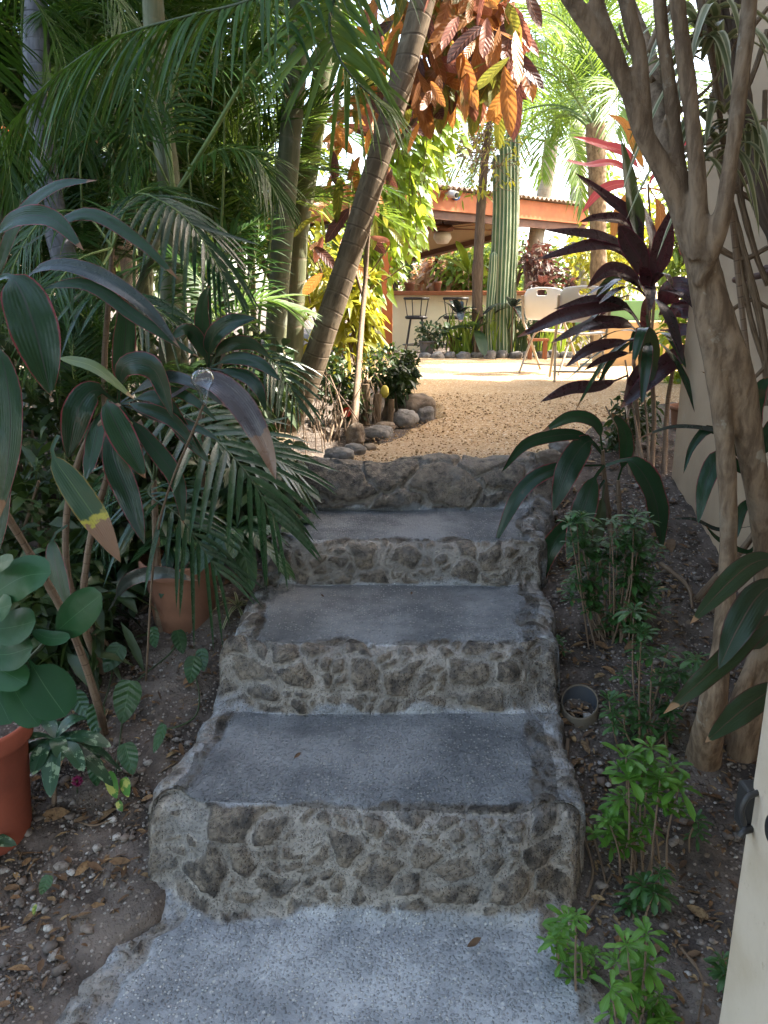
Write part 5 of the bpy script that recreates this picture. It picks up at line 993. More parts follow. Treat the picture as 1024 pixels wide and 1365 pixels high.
for pts, wd in (([(1000, 640), (985, 540), (978, 470), (962, 390), (948, 330), (935, 270)], 14), ([(1024, 540), (1018, 450), (1000, 370), (985, 310), (970, 250), (978, 215)], 9), ([(870, 205), (910, 200), (960, 185), (1024, 180)], 7), ([(962, 250), (990, 245), (1010, 215), (1018, 175), (1020, 120)], 7), ([(975, 250), (1005, 270), (1022, 310)], 6), ([(1024, 190), (985, 240), (955, 300)], 6), ([(1000, 240), (1020, 300), (1030, 340)], 5), ([(1024, 485), (1000, 510), (985, 530)], 5), ([(940, 40), (965, 130), (1010, 200), (1040, 260)], 8), ([(1024, 40), (1000, 110), (975, 160)], 6), ([(960, 0), (990, 90), (1000, 160), (985, 240), (1005, 330), (1024, 380)], 8), ([(955, 330), (990, 345), (1024, 330)], 7), ([(948, 130), (985, 60), (1024, 10)], 6), ([(965, 420), (1000, 400), (1024, 410)], 5), ([(955, 200), (975, 290), (1000, 420), (1024, 500)], 7)):
    mb = MB(); tube(mb, [at(u, v, 2.62) for u, v in pts], [px(wd, 2.6)*.62, px(wd, 2.6)*.45], n=40, k=7, bump=.15, bfreq=18); mb.build('stem', B_TREE, cv)
# striped strap leaves hanging among the branches
dr = thing('striped_dracaena', 'dracaena with pale striped strap leaves hanging among the tree branches', 'plant', at(955, 150, 2.3))
mb = MB(); tube(mb, [np.array([1.3, 2.35, .6]), at(990, 420, 2.35), at(972, 250, 2.3), at(948, 60, 2.25), at(940, -60, 2.25)], [.012, .010, .009, .008, .007], n=40, k=8); mb.build('stem', B_STEM, dr)
for i, (c, n, az_, L_) in enumerate((((948, 50), 16, (100, 330), .26), ((945, 30), 10, (0, 360), .22), ((965, 150), 12, (150, 330), .22), ((1000, 180), 10, (120, 330), .20), ((950, 215), 10, (120, 330), .18))):
    rg = np.random.default_rng(i+3); N = n; a = np.radians(rg.uniform(*az_, N)); e = rg.uniform(.1, .9, N)
    d = np.stack([np.cos(a)*np.cos(e), np.sin(a)*np.cos(e), np.sin(e)], -1); mb = MB()
    strips(mb, np.repeat(at(*c, 2.25)[None], N, 0)+rg.normal(0, .02, (N, 3)), d, (0, 0, 1), L_*rg.uniform(.7, 1.3, N), .025, rg.uniform(.8, 1.6, N), 9, 2, .3, 'strap'); mb.build('leaf_tuft', VARIEG, dr)
# --- potted and low plants of the left bed
def pot(name, label, c, r, H, mat, lip=.13, k=40, soil=True):
    t = thing(name, label, 'pot', c); mb = MB()
    lathe(mb, c, [(0, 0), (r*.70, 0), (r*.73, .01), (r*.88, H*(1-lip)-.004), (r*.89, H*(1-lip)), (r*.985, H*(1-lip)+.004), (r, H*(1-lip)+.012), (r, H-.008), (r*.985, H), (r*.93, H), (r*.91, H-.01), (r*.86, H*.86)], k); mb.build('pot_body', mat, t)
    mb = MB(); a = np.linspace(0, 2*np.pi, 24, endpoint=False); rr = r*.87
    mb.add(np.vstack([np.stack([c[0]+rr*np.cos(a), c[1]+rr*np.sin(a), np.full(24, c[2]+H*.87)], -1), [[c[0], c[1], c[2]+H*.90]]]), np.array([[j, (j+1) % 24, 24] for j in range(24)])); mb.build('potting_soil', M_SOIL, t)
    return t
RP = np.array([-1.165, 1.95, 0.]); RP[2] = gz(RP[0], RP[1])-.02; rim = at(10, 992, 1.84)[2]
pot('flower_pot', 'red terracotta pot cut by the left edge of the picture, holding a round leaved plant', RP, .148, rim-RP[2], M_TERRAR, .16)
cl = thing('round_leaved_plant', 'plant with thick round dark green leaves in the red pot', 'plant', RP+(0, 0, .3))
for pts, w_ in (([(-20, 800), (28, 770), (68, 764)], 62), ([(66, 850), (98, 822), (136, 792)], 58), ([(38, 878), (60, 915), (88, 955)], 72), ([(-20, 840), (16, 836), (48, 828)], 54), ([(-20, 872), (12, 872), (44, 862)], 50), ([(36, 836), (64, 850), (94, 850)], 22), ([(-30, 880), (4, 895), (36, 912)], 50), ([(8, 900), (30, 938), (52, 968)], 46), ([(-20, 765), (0, 752), (18, 746)], 26), ([(-14, 915), (2, 940), (14, 965)], 42), ([(-40, 800), (-10, 812), (16, 806)], 44)):
    mb = MB(); pleaf(mb, [at(u, v, 1.70-.03*i) for i, (u, v) in enumerate(pts)], px(w_, 1.7), (.25, -.75, .6), 14, 8, .10, 'round', wav=.015); mb.build('leaf', CLUSIA, cl)
for pts in ([(-60, 960), (-10, 905), (36, 880), (66, 850)], [(-60, 960), (-30, 900), (-20, 840)], [(-60, 970), (-10, 930), (10, 900)], [(-30, 900), (-40, 840), (-20, 800)]):
    mb = MB(); tube(mb, [at(u, v, 1.75) for u, v in pts], [.007, .005], k=7); mb.build('stem', M_RACHD, cl)
def gplant(name, label, c, n, L, W, mat, tilt, droop, kind, az=(0, 360), seed=0, stem=None, cat='plant', group=None):
    t = thing(name, label, cat, c, group)
    if stem is not None:
        mb = MB(); tube(mb, stem, [.008, .006], k=7); mb.build('stem', B_STEM, t)
    rosette(c, n, L, W, tilt, mat, t, az, droop, kind, seed); return t
g1 = gp(72, 1075); c1 = at(74, 985, g1[1]+.02)
gplant('mottled_plant', 'low plant with silver mottled leaves beside the red pot', c1, 13, .165, .056, AGLAO, (-12, 60), (.35, .9), 'lance', (-150, 150), 3, [g1, c1])
g2 = gp(10, 1150); g2[0] -= .12
t_ = gplant('mottled_plant', 'mottled leaf plant at the bottom of the red pot by the left edge', g2+(0, 0, .08), 7, .19, .052, AGLAO, (-10, 40), (.2, .6), 'lance', (-80, 80), 9, [g2, g2+(0, 0, .08)])
po = thing('pothos_vine', 'trailing vine of heart shaped leaves creeping over the soil left of the steps', 'vine', gp(170, 960))
for u, v, s_, m in ((150, 878, 40, POTHOS), (168, 936, 54, POTHOS), (256, 893, 34, POTHOS), (270, 880, 28, POTHOS), (212, 985, 38, POTHOS), (172, 1012, 40, POTHOS), (122, 1003, 46, POTHOS), (150, 1047, 34, POTHOS_V), (168, 1050, 24, POTHOS_V), (240, 856, 30, POTHOS), (128, 960, 40, POTHOS), (108, 940, 36, POTHOS), (205, 850, 26, POTHOS), (160, 1075, 14, POTHOS_V), (128, 1030, 34, POTHOS), (60, 1180, 26, POTHOS), (46, 1213, 12, POTHOS_V)):
    p = gp(u, v+s_*.55); Y = p[1]-.03; a = RNG.uniform(-.6, .6); dx, dy = math.sin(a)*s_*.55, math.cos(a)*s_*.55; mb = MB()
    pleaf(mb, [at(u-dx, v-dy, Y+.02), at(u, v, Y), at(u+dx, v+dy, Y-.03)], px(s_*.95, Y), (RNG.normal(0, .3), -.6, .7), 12, 6, .16, 'heart', wav=.03); mb.build('leaf', m, po)
for pts in ([(122, 1010), (135, 960), (150, 900), (140, 850)], [(165, 950), (160, 1000), (155, 1040)], [(258, 900), (266, 930), (262, 960), (240, 975), (215, 980)], [(240, 860), (225, 880), (200, 900), (170, 925)]):
    mb = MB(); P = [gp(u, v)+(0, 0, .02) for u, v in pts]; tube(mb, P, .003, n=20, k=6); mb.build('stem', M_RACHD, po)
pc_ = gp(238, 842); TP = np.array([pc_[0], pc_[1]+.10, pc_[2]-.02])
pot('flower_pot', 'dusty orange terracotta pot half hidden under banded leaves beside the steps', TP, px(58, 2.75), at(235, 757, TP[1]-.1)[2]-TP[2]+.01, M_TERRA, .2)
gplant('banded_leaf_plant', 'plant with dark banded leaves spilling over the right side of the terracotta pot', at(318, 705, 2.82), 15, .23, .075, CALA, (-15, 62), (.6, 1.3), 'lance', (-170, 60), 4, [gp(325, 800)+(0, .1, 0), at(318, 705, 2.82)])
gplant('banded_leaf_plant', 'banded leaf plant growing out of the top of the terracotta pot', at(235, 725, 2.85), 15, .20, .065, CALA, (0, 70), (.4, 1.0), 'lance', (0, 360), 14, [TP+(0, 0, .1), at(235, 725, 2.85)])
gplant('strap_leaf_tuft', 'small tuft of narrow striped leaves between the pot and the steps', gp(318, 818)+(0, 0, .03), 12, .13, .014, VARIEG, (5, 65), (.5, 1.1), 'strap', (0, 360), 6)
gplant('strap_leaf_tuft', 'tuft of narrow pale leaves overhanging the left edge of the third step', gp(362, 795)+(-.03, .05, .05), 11, .15, .013, VARIEG, (5, 60), (.5, 1.0), 'strap', (-140, 90), 16)
gplant('fern', 'low green fern leaves at the left end of the upper steps', at(385, 700, 3.1), 9, .16, .045, CALA, (-5, 50), (.4, .9), 'lance', (-100, 100), 26)
# dark undergrowth at the back of the left bed
for i, (u, v, Y, r, lb_) in enumerate(((110, 470, 4.4, .45, 'dark undergrowth low between the grey ringed trunk and the olive cane'), (20, 560, 3.6, .45, 'dark undergrowth at the left edge behind the ti plants'), (320, 500, 4.3, .28, 'dark undergrowth around the foot of the slim cane'), (60, 830, 2.6, .28, 'dark leafy undergrowth behind the bare ti stems at the left edge'), (190, 720, 3.0, .26, 'dark leafy undergrowth behind the terracotta pot'), (330, 650, 3.3, .25, 'dark leafy undergrowth behind the glossy palm frond'), (40, 700, 3.0, .4, 'dense dark undergrowth low behind the big ti leaves'), (250, 600, 3.6, .35, 'dark undergrowth in the middle of the palm grove'))):
    p = at(u, v, Y); t_ = thing('undergrowth_shrub', lb_, 'shrub', (p[0], p[1], gz(p[0], p[1])), 'undergrowth of the left bed'); mb = MB(); cloud(520, p, (r*1.1, r*.7, r), .13, .045, mb, 'lance', 140+i, .5); mb.build('foliage', SHRUB, t_)
    mb = MB()
    for k_ in range(5): tube(mb, [(p[0]+RNG.normal(0, .08), p[1]+RNG.normal(0, .05), gz(p[0], p[1])-.03), p+RNG.normal(0, .1, 3)], .006, k=6)
    mb.build('stem', B_STEM, t_)
# glass ornament on a thin stake
oc = at(270, 505, 2.18); orn = thing('glass_ornament', 'clear glass watering globe among the ti leaves', 'ornament', (-.86, 2.5, gz(-.86, 2.5)))
m, nt, out = newmat('clear glass'); p_ = principled(nt, out, (.95, .97, .97), .03, None, .6); p_.inputs['Transmission Weight'].default_value = 1; p_.inputs['IOR'].default_value = 1.35; M_GLASS = m
R_ = px(28, 2.18)*.5
mb = MB(); th_ = np.linspace(0, 1, 24); pr_ = [(0.0005, R_*1.05)]+[(R_*math.sin(a), R_*math.cos(a)) for a in np.linspace(.15, 2.15, 16)]+[(R_*.62, -R_*.85), (R_*.42, -R_*1.25), (R_*.3, -R_*1.8), (R_*.26, -R_*2.4), (.0005, -R_*2.42)]
lathe(mb, oc, pr_, 32); o = mb.build('globe', M_GLASS, orn); sd = o.modifiers.new('thick', 'SOLIDIFY'); sd.thickness = .002
mb = MB(); tube(mb, [(-.86, 2.5, gz(-.86, 2.5)-.03), (-.72, 2.35, .9), oc-(0, -.0, R_*2.3)], .004, n=16, k=6); mb.build('stake', B_STEM, orn)
fp = gp(103, 1060); fl = thing('pink_flower', 'single round magenta flower by the mottled plant', 'flower', fp); mb = MB(); fc_ = at(103, 1041, fp[1]); N = 120; q = nrm(RNG.normal(size=(N, 3)))
strips(mb, np.repeat(fc_[None], N, 0)+q*.006, q, nrm(RNG.normal(size=(N, 3))), .013, .006, 0, 2, 2, .2, 'lance'); mb.build('flower_head', simple('magenta petals', (.32, .03, .12), .6, (.22, .02, .09), 30.), fl); mb = MB(); tube(mb, [fp, fc_], .002, k=6); mb.build('stem', M_RACHD, fl)
# --- seedlings with whorls of leaves in the right bed
def whorl(mb, c, L, W, n=8, seed=0, up=None):
    rg = np.random.default_rng(seed); 
    for ring, (k_, e0, sc_) in enumerate(((n, .18, 1.), (max(3, n-3), .62, .72), (3, 1.05, .45))):
        a = np.linspace(0, 6.283, k_, endpoint=False)+rg.random()*6.28+rg.normal(0, .15, k_); e = e0+rg.normal(0, .12, k_)
        d = np.stack([np.cos(a)*np.cos(e), np.sin(a)*np.cos(e), np.sin(e)], -1)
        if up is not None: d = nrm(d+np.asarray(up)*.35)
        strips(mb, np.repeat(np.asarray(c)[None], k_, 0)+(0, 0, .006*ring), d, (0, 0, 1), L*sc_*rg.uniform(.8, 1.15, k_), W*sc_*rg.uniform(.85, 1.1, k_), rg.uniform(.15, .5, k_), 6, 2, .28, 'obov')
def seedlings(label, sprigs, base, mat, L, group='whorled seedlings of the right bed'):
    b = gp(*base); t = thing('seedling', label, 'plant', b, group); mf, ms = MB(), MB()
    for i, (u, v) in enumerate(sprigs):
        Y = b[1]+RNG.normal(0, .035); c = at(u, v, Y); g0 = gz(c[0], Y)
        if c[2] < g0+.035: Y = gp(u, v+14)[1]; c = at(u, v, Y); g0 = gz(c[0], Y)
        ll_ = L*RNG.uniform(.7, 1.25); whorl(mf, c, ll_, ll_*RNG.uniform(.3, .4), int(RNG.integers(6, 10)), int(u*7+v), RNG.normal(0, .55, 3)+(0, -.5, .2))
        fx = .45*c[0]+.55*b[0]; tube(ms, [(fx+RNG.normal(0, .02), .5*Y+.5*b[1]+RNG.normal(0, .02), gz(fx, Y)-.02), (.5*fx+.5*c[0]+RNG.normal(0, .008), Y, .5*g0+.5*c[2]), c], [.0035, .0022], n=10, k=6)
        whorl(mf, c-(RNG.normal(0, .02), RNG.normal(0, .02), .062), L*.75, L*.27, 6, int(u*5+v), RNG.normal(0, .5, 3)) if c[2]-g0 > .09 else None
        if i % 2 == 0: whorl(mf, c-(RNG.normal(0, .012), 0, .035), L*.7, L*.26, 6, int(u*3+v))
    mf.build('foliage', mat, t); ms.build('stem', B_STEM, t)
seedlings('dark green seedlings clustered under the low ti leaves right of the steps', [(float(RNG.uniform(765, 875)), float(RNG.uniform(690, 840))) for _ in range(34)]+[(790, 705), (815, 695), (845, 700), (775, 735), (800, 745), (830, 738), (858, 745), (780, 780), (812, 778), (842, 775), (865, 790), (795, 815), (825, 820), (790, 765), (850, 815), (770, 760), (835, 715), (760, 700), (775, 690), (870, 765)], (825, 845), SPRIG, .062)
seedlings('tall thin seedlings in the middle of the right bed', [(855, 845), (870, 875), (850, 880), (890, 870), (905, 895), (885, 915), (862, 925), (835, 940), (820, 955), (845, 815), (812, 935), (875, 945), (895, 950), (915, 880), (860, 965), (930, 880)], (855, 995), SPRIG, .058)
seedlings('bright lime green seedling with glossy whorls in the right bed', [(835, 1010), (868, 998), (895, 1022), (838, 1040), (828, 1068), (850, 1062), (812, 1095), (822, 1108), (862, 1102), (905, 1050), (880, 1040), (856, 1020)], (856, 1160), SPRIG_B, .066)
seedlings('small dull green seedling between the bright seedling and the gate post', [(928, 1095)], (915, 1160), SPRIG, .05)
seedlings('dark little seedling beneath the bright lime green one', [(858, 1180), (872, 1192), (845, 1195), (880, 1165)], (858, 1225), SPRIG, .05)
seedlings('bright seedling leaning over the edge of the lowest riser', [(742, 1240), (756, 1228), (768, 1222), (775, 1272), (792, 1275), (745, 1252)], (775, 1300), SPRIG_B, .05)
seedlings('pale seedlings at the bottom edge of the right bed', [(862, 1248), (835, 1262), (862, 1290), (840, 1318), (868, 1345), (855, 1310), (878, 1330), (815, 1320), (885, 1362)], (868, 1375), SPRIG_B, .052)
seedlings('tiny seedling beside the side stones above the plastic pipe', [(746, 855)], (748, 872), SPRIG, .05)
seedlings('seedling half hidden by the cream gate post', [(963, 1282), (968, 1298)], (970, 1330), SPRIG, .05)
# --- shrubs along the path
def shrub(name, label, blobs, base, n, L, W, mat, stems=6, kind='lance', seed=0, sr=.008, group=None, clump=2.2, droop=.3, bark=B_STEM, cat='shrub', shell=.5):
    t = thing(name, label, cat, base, group); mb = MB()
    for i, (c, r) in enumerate(blobs): cloud(n, c, r, L, W, mb, kind, seed+i, droop, shell, clump=clump)
    mb.build('foliage', mat, t); mb = MB(); rg = np.random.default_rng(seed)
    for i in range(stems):
        c, r = blobs[i % len(blobs)]; q = np.asarray(c)+rg.normal(0, .4, 3)*np.asarray(r); b = np.asarray(base)+(rg.normal(0, .05), rg.normal(0, .04), -.03)
        tube(mb, [b, .5*b+.5*q+rg.normal(0, .02, 3), q], [sr, sr*.5], n=12, k=7, bump=.1, bfreq=20)
    mb.build('stem', bark, t); return t
def B(u, v, Y, ru, rv, dy=None): return (at(u, v, Y), (px(ru, Y), dy or px(ru, Y)*.8, px(rv, Y)))
shrub('border_shrub', 'dark clipped shrub with woody stems beside the large brown border rock', [B(515, 485, 5.1, 34, 26), B(498, 512, 5.0, 30, 26), B(528, 508, 5.1, 22, 34), B(545, 492, 5.2, 12, 26)], gp(508, 562), 420, .055, .022, SHRUB, 9, seed=200, sr=.011)
shrub('border_shrub', 'loose dark shrub between the leaning trunk and the clipped shrub', [B(447, 500, 5.0, 24, 34), B(440, 545, 4.9, 18, 28), B(470, 540, 4.9, 20, 24)], gp(450, 590), 300, .06, .024, SHRUB, 8, seed=210, sr=.007)
shrub('border_shrub', 'small leaved shrub under the tall purple ti plant', [B(838, 500, 4.1, 26, 30), B(845, 555, 4.0, 34, 40), B(880, 600, 3.9, 28, 36), B(825, 600, 4.0, 22, 28)], gp(850, 655), 330, .06, .02, SHRUB, 9, seed=220)
shrub('leafy_shrub', 'sunlit yellow green shrub seen past the corner of the cream house', [B(920, 430, 7.5, 50, 50), B(915, 520, 7.4, 45, 40), B(960, 380, 7.5, 50, 60)], (2.95, 7.5, .8), 500, .13, .05, VINE, 8, seed=230)
bp_ = gp(907, 560); pot('flower_pot', 'red brown pot standing behind the purple ti plant at the house corner', np.array([bp_[0]-.0, 4.55, .80]), .13, .2, M_TERRA)
mb = MB(); q = at(463, 548, 4.8); N = 26; a = RNG.random(N)*6.28; strips(mb, np.repeat(q[None], N, 0), np.stack([np.cos(a), -.5+0*a, np.sin(a)], -1), (0, -1, 0), .035, .03, .1, 4, 2, .1, 'round'); tag(mb.build('red_flower', simple('red petals', (.55, .05, .03), .6)), 'red flower on the low shrub beside the path border', 'flower')
mb = MB(); V, F = ico(2); q = at(513, 522, 4.85); mb.add(V*np.array([.028, .028, .042])+q, F); tag(mb.build('yellow_fruit', simple('yellow fruit skin', (.5, .42, .06), .5)), 'yellow fruit hanging in front of the clipped shrub', 'fruit')
for i, (u, v0, v1, w_) in enumerate(((486, 568, 512, 12), (503, 570, 525, 9), (520, 566, 532, 8))):
    mb = MB(); b = gp(u, v0); tube(mb, [b-(0, 0, .03), at(u+2, v1, b[1])], px(w_, b[1])*.5, n=8, k=10, bump=.12, bfreq=14); tag(mb.build('cut_stem', B_TREE), ['thickest pale cut stem among the border shrubs', 'middle pale cut stem among the border shrubs', 'thinnest pale cut stem, closest to the large brown rock'][i], 'stump')
mb = MB(); rg = np.random.default_rng(5)
for i in range(60):
    x = rg.uniform(-.75, .1); y = rg.uniform(4.0, 5.6)
    if x > pl(y)-.08: continue
    z = gz(x, y); tube(mb, [(x, y, z-.02), (x+rg.normal(0, .03), y, z+.12), (x+rg.normal(0, .07), y, z+rg.uniform(.15, .42))], [.0035, .0018], n=6, k=5)
tag(mb.build('dry_twigs', B_STEM), 'thin bare twigs sticking up in the leaf litter left of the path', 'twigs', kind='stuff')
# --- sunlit vine curtain and croton above the path
vn = thing('hanging_vine', 'sunlit curtain of heart leaved vine hanging over the left end of the bar roof', 'vine', at(555, 260, 7.3))
mbs = MB(); mb = MB(); rg = np.random.default_rng(31)
for i in range(58):
    u0 = rg.uniform(488, 612); top_ = 95+rg.uniform(-25, 30); bot = np.interp(u0, [488, 515, 540, 560, 585, 612], [440, 372, 352, 320, 225, 190])+rg.uniform(-60, 12); Y0 = 7.3+rg.normal(0, .22)
    n_ = int((bot-top_)/8.2); vv = np.linspace(top_, bot, n_); uu_ = u0+rg.normal(0, 5)*np.linspace(0, 1, n_)+6*np.sin(vv/40+i)
    P = np.array([at(a_, b_, Y0) for a_, b_ in zip(uu_, vv)]); tube(mbs, P[::3] if len(P) > 6 else P, .004, n=20, k=5)
    a_ = rg.uniform(-1.9, .4, n_)+np.where(np.arange(n_) % 2, 1.5, 0); d = nrm(np.stack([np.cos(a_)*.8, np.sin(a_)*.5-.25, -.55+rg.normal(0, .3, n_)], -1))
    up_ = nrm(np.stack([rg.normal(0, .5, n_), -.5+rg.normal(0, .5, n_), .8+0*a_], -1)); strips(mb, P, d, up_, .105*rg.uniform(.65, 1.3, n_), .075*rg.uniform(.7, 1.2, n_), rg.uniform(.1, .6, n_), 5, 2, .2, 'heart')
mb.build('foliage', VINE, vn); mbs.build('stem', B_STEM, vn)
yl = thing('yellow_croton', 'yellow and green croton shrub glowing in the sun behind the leaning trunk', 'shrub', (-.3, 6.6, .83))
mb = MB(); rg = np.random.default_rng(41)
for c, r, n_ in ((B(462, 395, 6.5, 38, 60), 0, 230), (B(445, 450, 6.3, 42, 40), 0, 150), (B(482, 430, 6.6, 20, 40), 0, 130), (B(415, 350, 6.8, 40, 80), 0, 190)): cloud(n_, c[0], c[1], .19, .052, mb, 'lance', int(c[0][0]*100) % 97, .6, clump=1.5)
mb.build('foliage', YELLOWL, yl); mb = MB()
for i in range(16): tube(mb, [(-.45+rg.normal(0, .22), 6.6+rg.normal(0, .1), .78), at(455+rg.normal(0, 30), 430, 6.5), at(460+rg.normal(0, 40), 360+rg.normal(0, 30), 6.5)], [.011, .006], n=10, k=6)
mb.build('stem', B_TREE, yl)
ct = thing('croton_tree', 'tall croton with big orange and dark red leaves hanging at the top of the picture', 'tree', (-.35, 5.6, .82))
mb = MB(); rg = np.random.default_rng(52)
def hang(u, v, Y, n, su, sv, L=(.13, .30), mi=None, W=.30):
    n = int(n*1.6); U_, V_ = rg.normal(u, su, n), rg.normal(v, sv, n); Pp = np.array([at(a_, b_, Y+rg.normal(0, .25)) for a_, b_ in zip(U_, V_)])
    d = nrm(np.stack([rg.normal(0, .55, n), rg.normal(-.15, .4, n), -.9+rg.normal(0, .55, n)], -1)); up_ = nrm(np.stack([rg.normal(0, .5, n), -1+0*d[:, 0], rg.normal(.25, .3, n)], -1)); l = rg.uniform(*L, n)
    for q in range(4):
        k_ = np.nonzero(rg.choice(4, n, p=mi or [.55, .16, .13, .16]) == q)[0]
    ch = rg.choice(4, n, p=mi or [.42, .2, .14, .24])
    for q in range(4):
        k_ = ch == q; strips(mb, Pp[k_], d[k_], up_[k_], l[k_], l[k_]*W*rg.uniform(.8, 1.2, k_.sum()), rg.uniform(-.1, .25, k_.sum()), 8, 4, .22, 'lance', None, q, curl=.05)
hang(600, -15, 4.95, 50, 34, 26); hang(650, 15, 4.95, 60, 24, 34, mi=[.5, .12, .22, .16]); hang(585, 70, 5.0, 36, 26, 24); hang(640, 95, 4.95, 30, 24, 18, mi=[.40, .24, .08, .28]); hang(550, 60, 5.3, 26, 26, 40); hang(505, 120, 5.6, 36, 22, 50, mi=[.5, .2, .1, .2]); hang(470, 240, 5.9, 16, 24, 40, mi=[.32, .2, .14, .34]); hang(455, 330, 6.0, 8, 26, 26, mi=[.2, .2, .2, .4]); hang(685, 35, 4.9, 14, 6, 24, mi=[.3, .2, .4, .1]); hang(580, 110, 4.95, 16, 14, 10); hang(600, -120, 5.0, 70, 60, 40)
mb.build('foliage', [CROTON, CROTON_D, CROTON_P, CROTON_G], ct)
for pts, w_ in (([gp(470, 600), at(485, 400, 5.6), at(500, 250, 5.5), at(560, 150, 5.2), at(640, 50, 5.0), at(690, -60, 5.0)], .022), ([at(500, 250, 5.5), at(505, 120, 5.5), at(540, 20, 5.4), at(590, -60, 5.2)], .016), ([at(560, 150, 5.2), at(600, 90, 5.05), at(620, 0, 5.0)], .012), ([at(485, 400, 5.7), at(465, 320, 5.9), at(470, 220, 5.9)], .012)):
    mb = MB(); tube(mb, pts, [w_, w_*.5], n=40, k=8, bump=.1, bfreq=12); mb.build('branch', B_STEM, ct)
# --- far bed: cacti, trunk, potted plants
def column(mb, base, top_, r, ribs=9, n=40):
    base, top_ = np.asarray(base, float), np.asarray(top_, float); k_ = ribs*6; th = np.linspace(0, 2*np.pi, k_, endpoint=False); rb = np.abs(np.cos(th*ribs/2))**1.5; t = np.linspace(0, 1, n+1)
    taper = np.where(t > .965, np.sqrt(np.maximum(1-((t-.965)/.035)**2, 0)), 1)*(1+.05*np.sin(t*13+r*90)); C = base+(top_-base)*t[:, None]; C[:, 0] += .02*np.sin(t*5+r*50)
    rr = r*(.74+.26*rb)[None]*taper[:, None]; P = np.stack([C[:, 0][:, None]+rr*np.cos(th), C[:, 1][:, None]+rr*np.sin(th), np.broadcast_to(C[:, 2][:, None], rr.shape)], -1)
    mb.add(P, grid_faces(n+1, k_, wrap=True), None, np.broadcast_to(rb, rr.shape))
cc = thing('columnar_cactus', 'tall ribbed green cactus columns in the far bed', 'cactus', at(672, 470, 11)*np.array([1, 1, 0])+(0, 0, .85))
for u, vt, w_, Y in ((662, 205, 15, 11.0), (672, 190, 15, 10.95), (681, 215, 14, 11.1), (682, 30, 17, 11.35), (655, 335, 11, 10.9), (668, 240, 13, 11.3)):
    b = at(u-1, 470, Y); mb = MB(); column(mb, (b[0], Y, .8), at(u+1, vt, Y), px(w_, Y)*.5); mb.build('column', CACT, cc)
ft = thing('thin_tree', 'thin brown trunked tree with a dry twiggy crown beside the cactus', 'tree', (at(640, 470, 10.9)[0], 10.9, .85))
mb = MB(); tube(mb, [(at(638, 470, 10.9)[0], 10.9, .8), at(636, 400, 10.9), at(640, 300, 10.9), at(646, 215, 10.9), at(655, 150, 10.9)], [px(8, 10.9), px(7, 10.9), px(6.5, 10.9), px(5.5, 10.9), px(3, 10.9)], n=50, k=10, bump=.15, bfreq=5); mb.build('trunk', B_DARK, ft)
mb = MB(); rg = np.random.default_rng(61)
for i in range(150):
    p0 = at(644+rg.normal(0, 16), 190+rg.normal(0, 22), 10.9+rg.normal(0, .3)); d = nrm(rg.normal(size=3)+(0, 0, -.1))*rg.uniform(.25, .7); tube(mb, [p0, p0+d*.5+rg.normal(0, .06, 3), p0+d], [.006, .003], n=6, k=4)
mb.build('twigs', B_TREE, ft); mb = MB(); cloud(420, at(630, 205, 10.9), (.75, .5, .6), .11, .04, mb, 'lance', 62, .4, clump=2.2); mb.build('foliage', YELLOWL, ft)
def fpot(u, v, w_, h_, Y, mat, label):
    c = at(u, v, Y); c[2] = .85; return pot('flower_pot', label, c, px(w_, Y)*.5, px(h_, Y), mat, .15, 24)
fpot(569, 476, 22, 20, 10.9, M_GREYPOT, 'dark grey pot with a leafy plant in front of the bar stools')
fpot(606, 472, 17, 22, 11.2, M_TERRA, 'terracotta pot behind the edging stones left of the thin trunk')
fpot(630, 472, 16, 18, 11.1, M_TERRA, 'terracotta pot at the foot of the thin brown trunk')
shrub('potted_shrub', 'leafy dark plant in the grey pot by the bar stools', [B(573, 447, 10.9, 22, 16), B(585, 458, 10.85, 16, 14)], np.array([at(569, 455, 10.9)[0], 10.9, 1.05]), 260, .09, .04, SHRUB, 5, seed=240)
for lab, u, v, Y, n_, L_, W_p, mat, tl, az_, sd_ in (('big blue green leaved plant left of the thin trunk', 612, 420, 11.0, 9, .46, .13, TI_LAV, (10, 80), (60, 330), 71), ('banana like plant with a dark leaf arching over the bar wall', 600, 452, 11.2, 6, .5, .12, SHRUB, (0, 70), (90, 300), 72), ('pale green leaved plant in front of the cactus', 684, 410, 10.8, 9, .5, .15, TI_LAV, (-10, 60), (0, 360), 73), ('purple leaved plant between the cactus and the first chair', 724, 385, 11.0, 16, .42, .12, CROTON_D, (-20, 80), (0, 360), 74), ('young banana leaf plant with upright leaves behind the counter', 625, 365, 13.9, 7, .8, .2, VINE, (20, 85), (0, 360), 75), ('broad leaved plant beside the thin trunk', 634, 440, 10.8, 7, .45, .15, SHRUB, (0, 70), (0, 360), 76)):
    c = at(u, v, Y); gplant('broad_leaved_plant', lab, c, n_, L_, W_p, mat, tl, (.3, .8), 'lance', az_, sd_, [np.array([c[0], Y, .82]), c])
for i, (u, n_, lb_) in enumerate(((622, 60, 'tuft of reedy stems left of the thin trunk'), (652, 60, 'tuft of reedy stems between the thin trunk and the cactus'), (700, 50, 'tuft of reedy stems right of the cactus'), (735, 40, 'tuft of reedy stems behind the first chair'))):
    c = at(u, 472, 10.95); N = n_; t_ = thing('reed_tuft', lb_, 'grass', (c[0], 10.95, .85)); mb = MB(); P = np.stack([rg.normal(c[0], .13, N), rg.normal(11., .1, N), np.full(N, .83)], -1)
    strips(mb, P, np.stack([rg.normal(0, .18, N), rg.normal(0, .15, N), np.ones(N)], -1), (0, -1, 0), rg.uniform(.35, .75, N), .022, rg.uniform(-.05, .1, N), 4, 2, .3, 'strap'); mb.build('blades', VINE if i != 2 else SHRUB, t_)
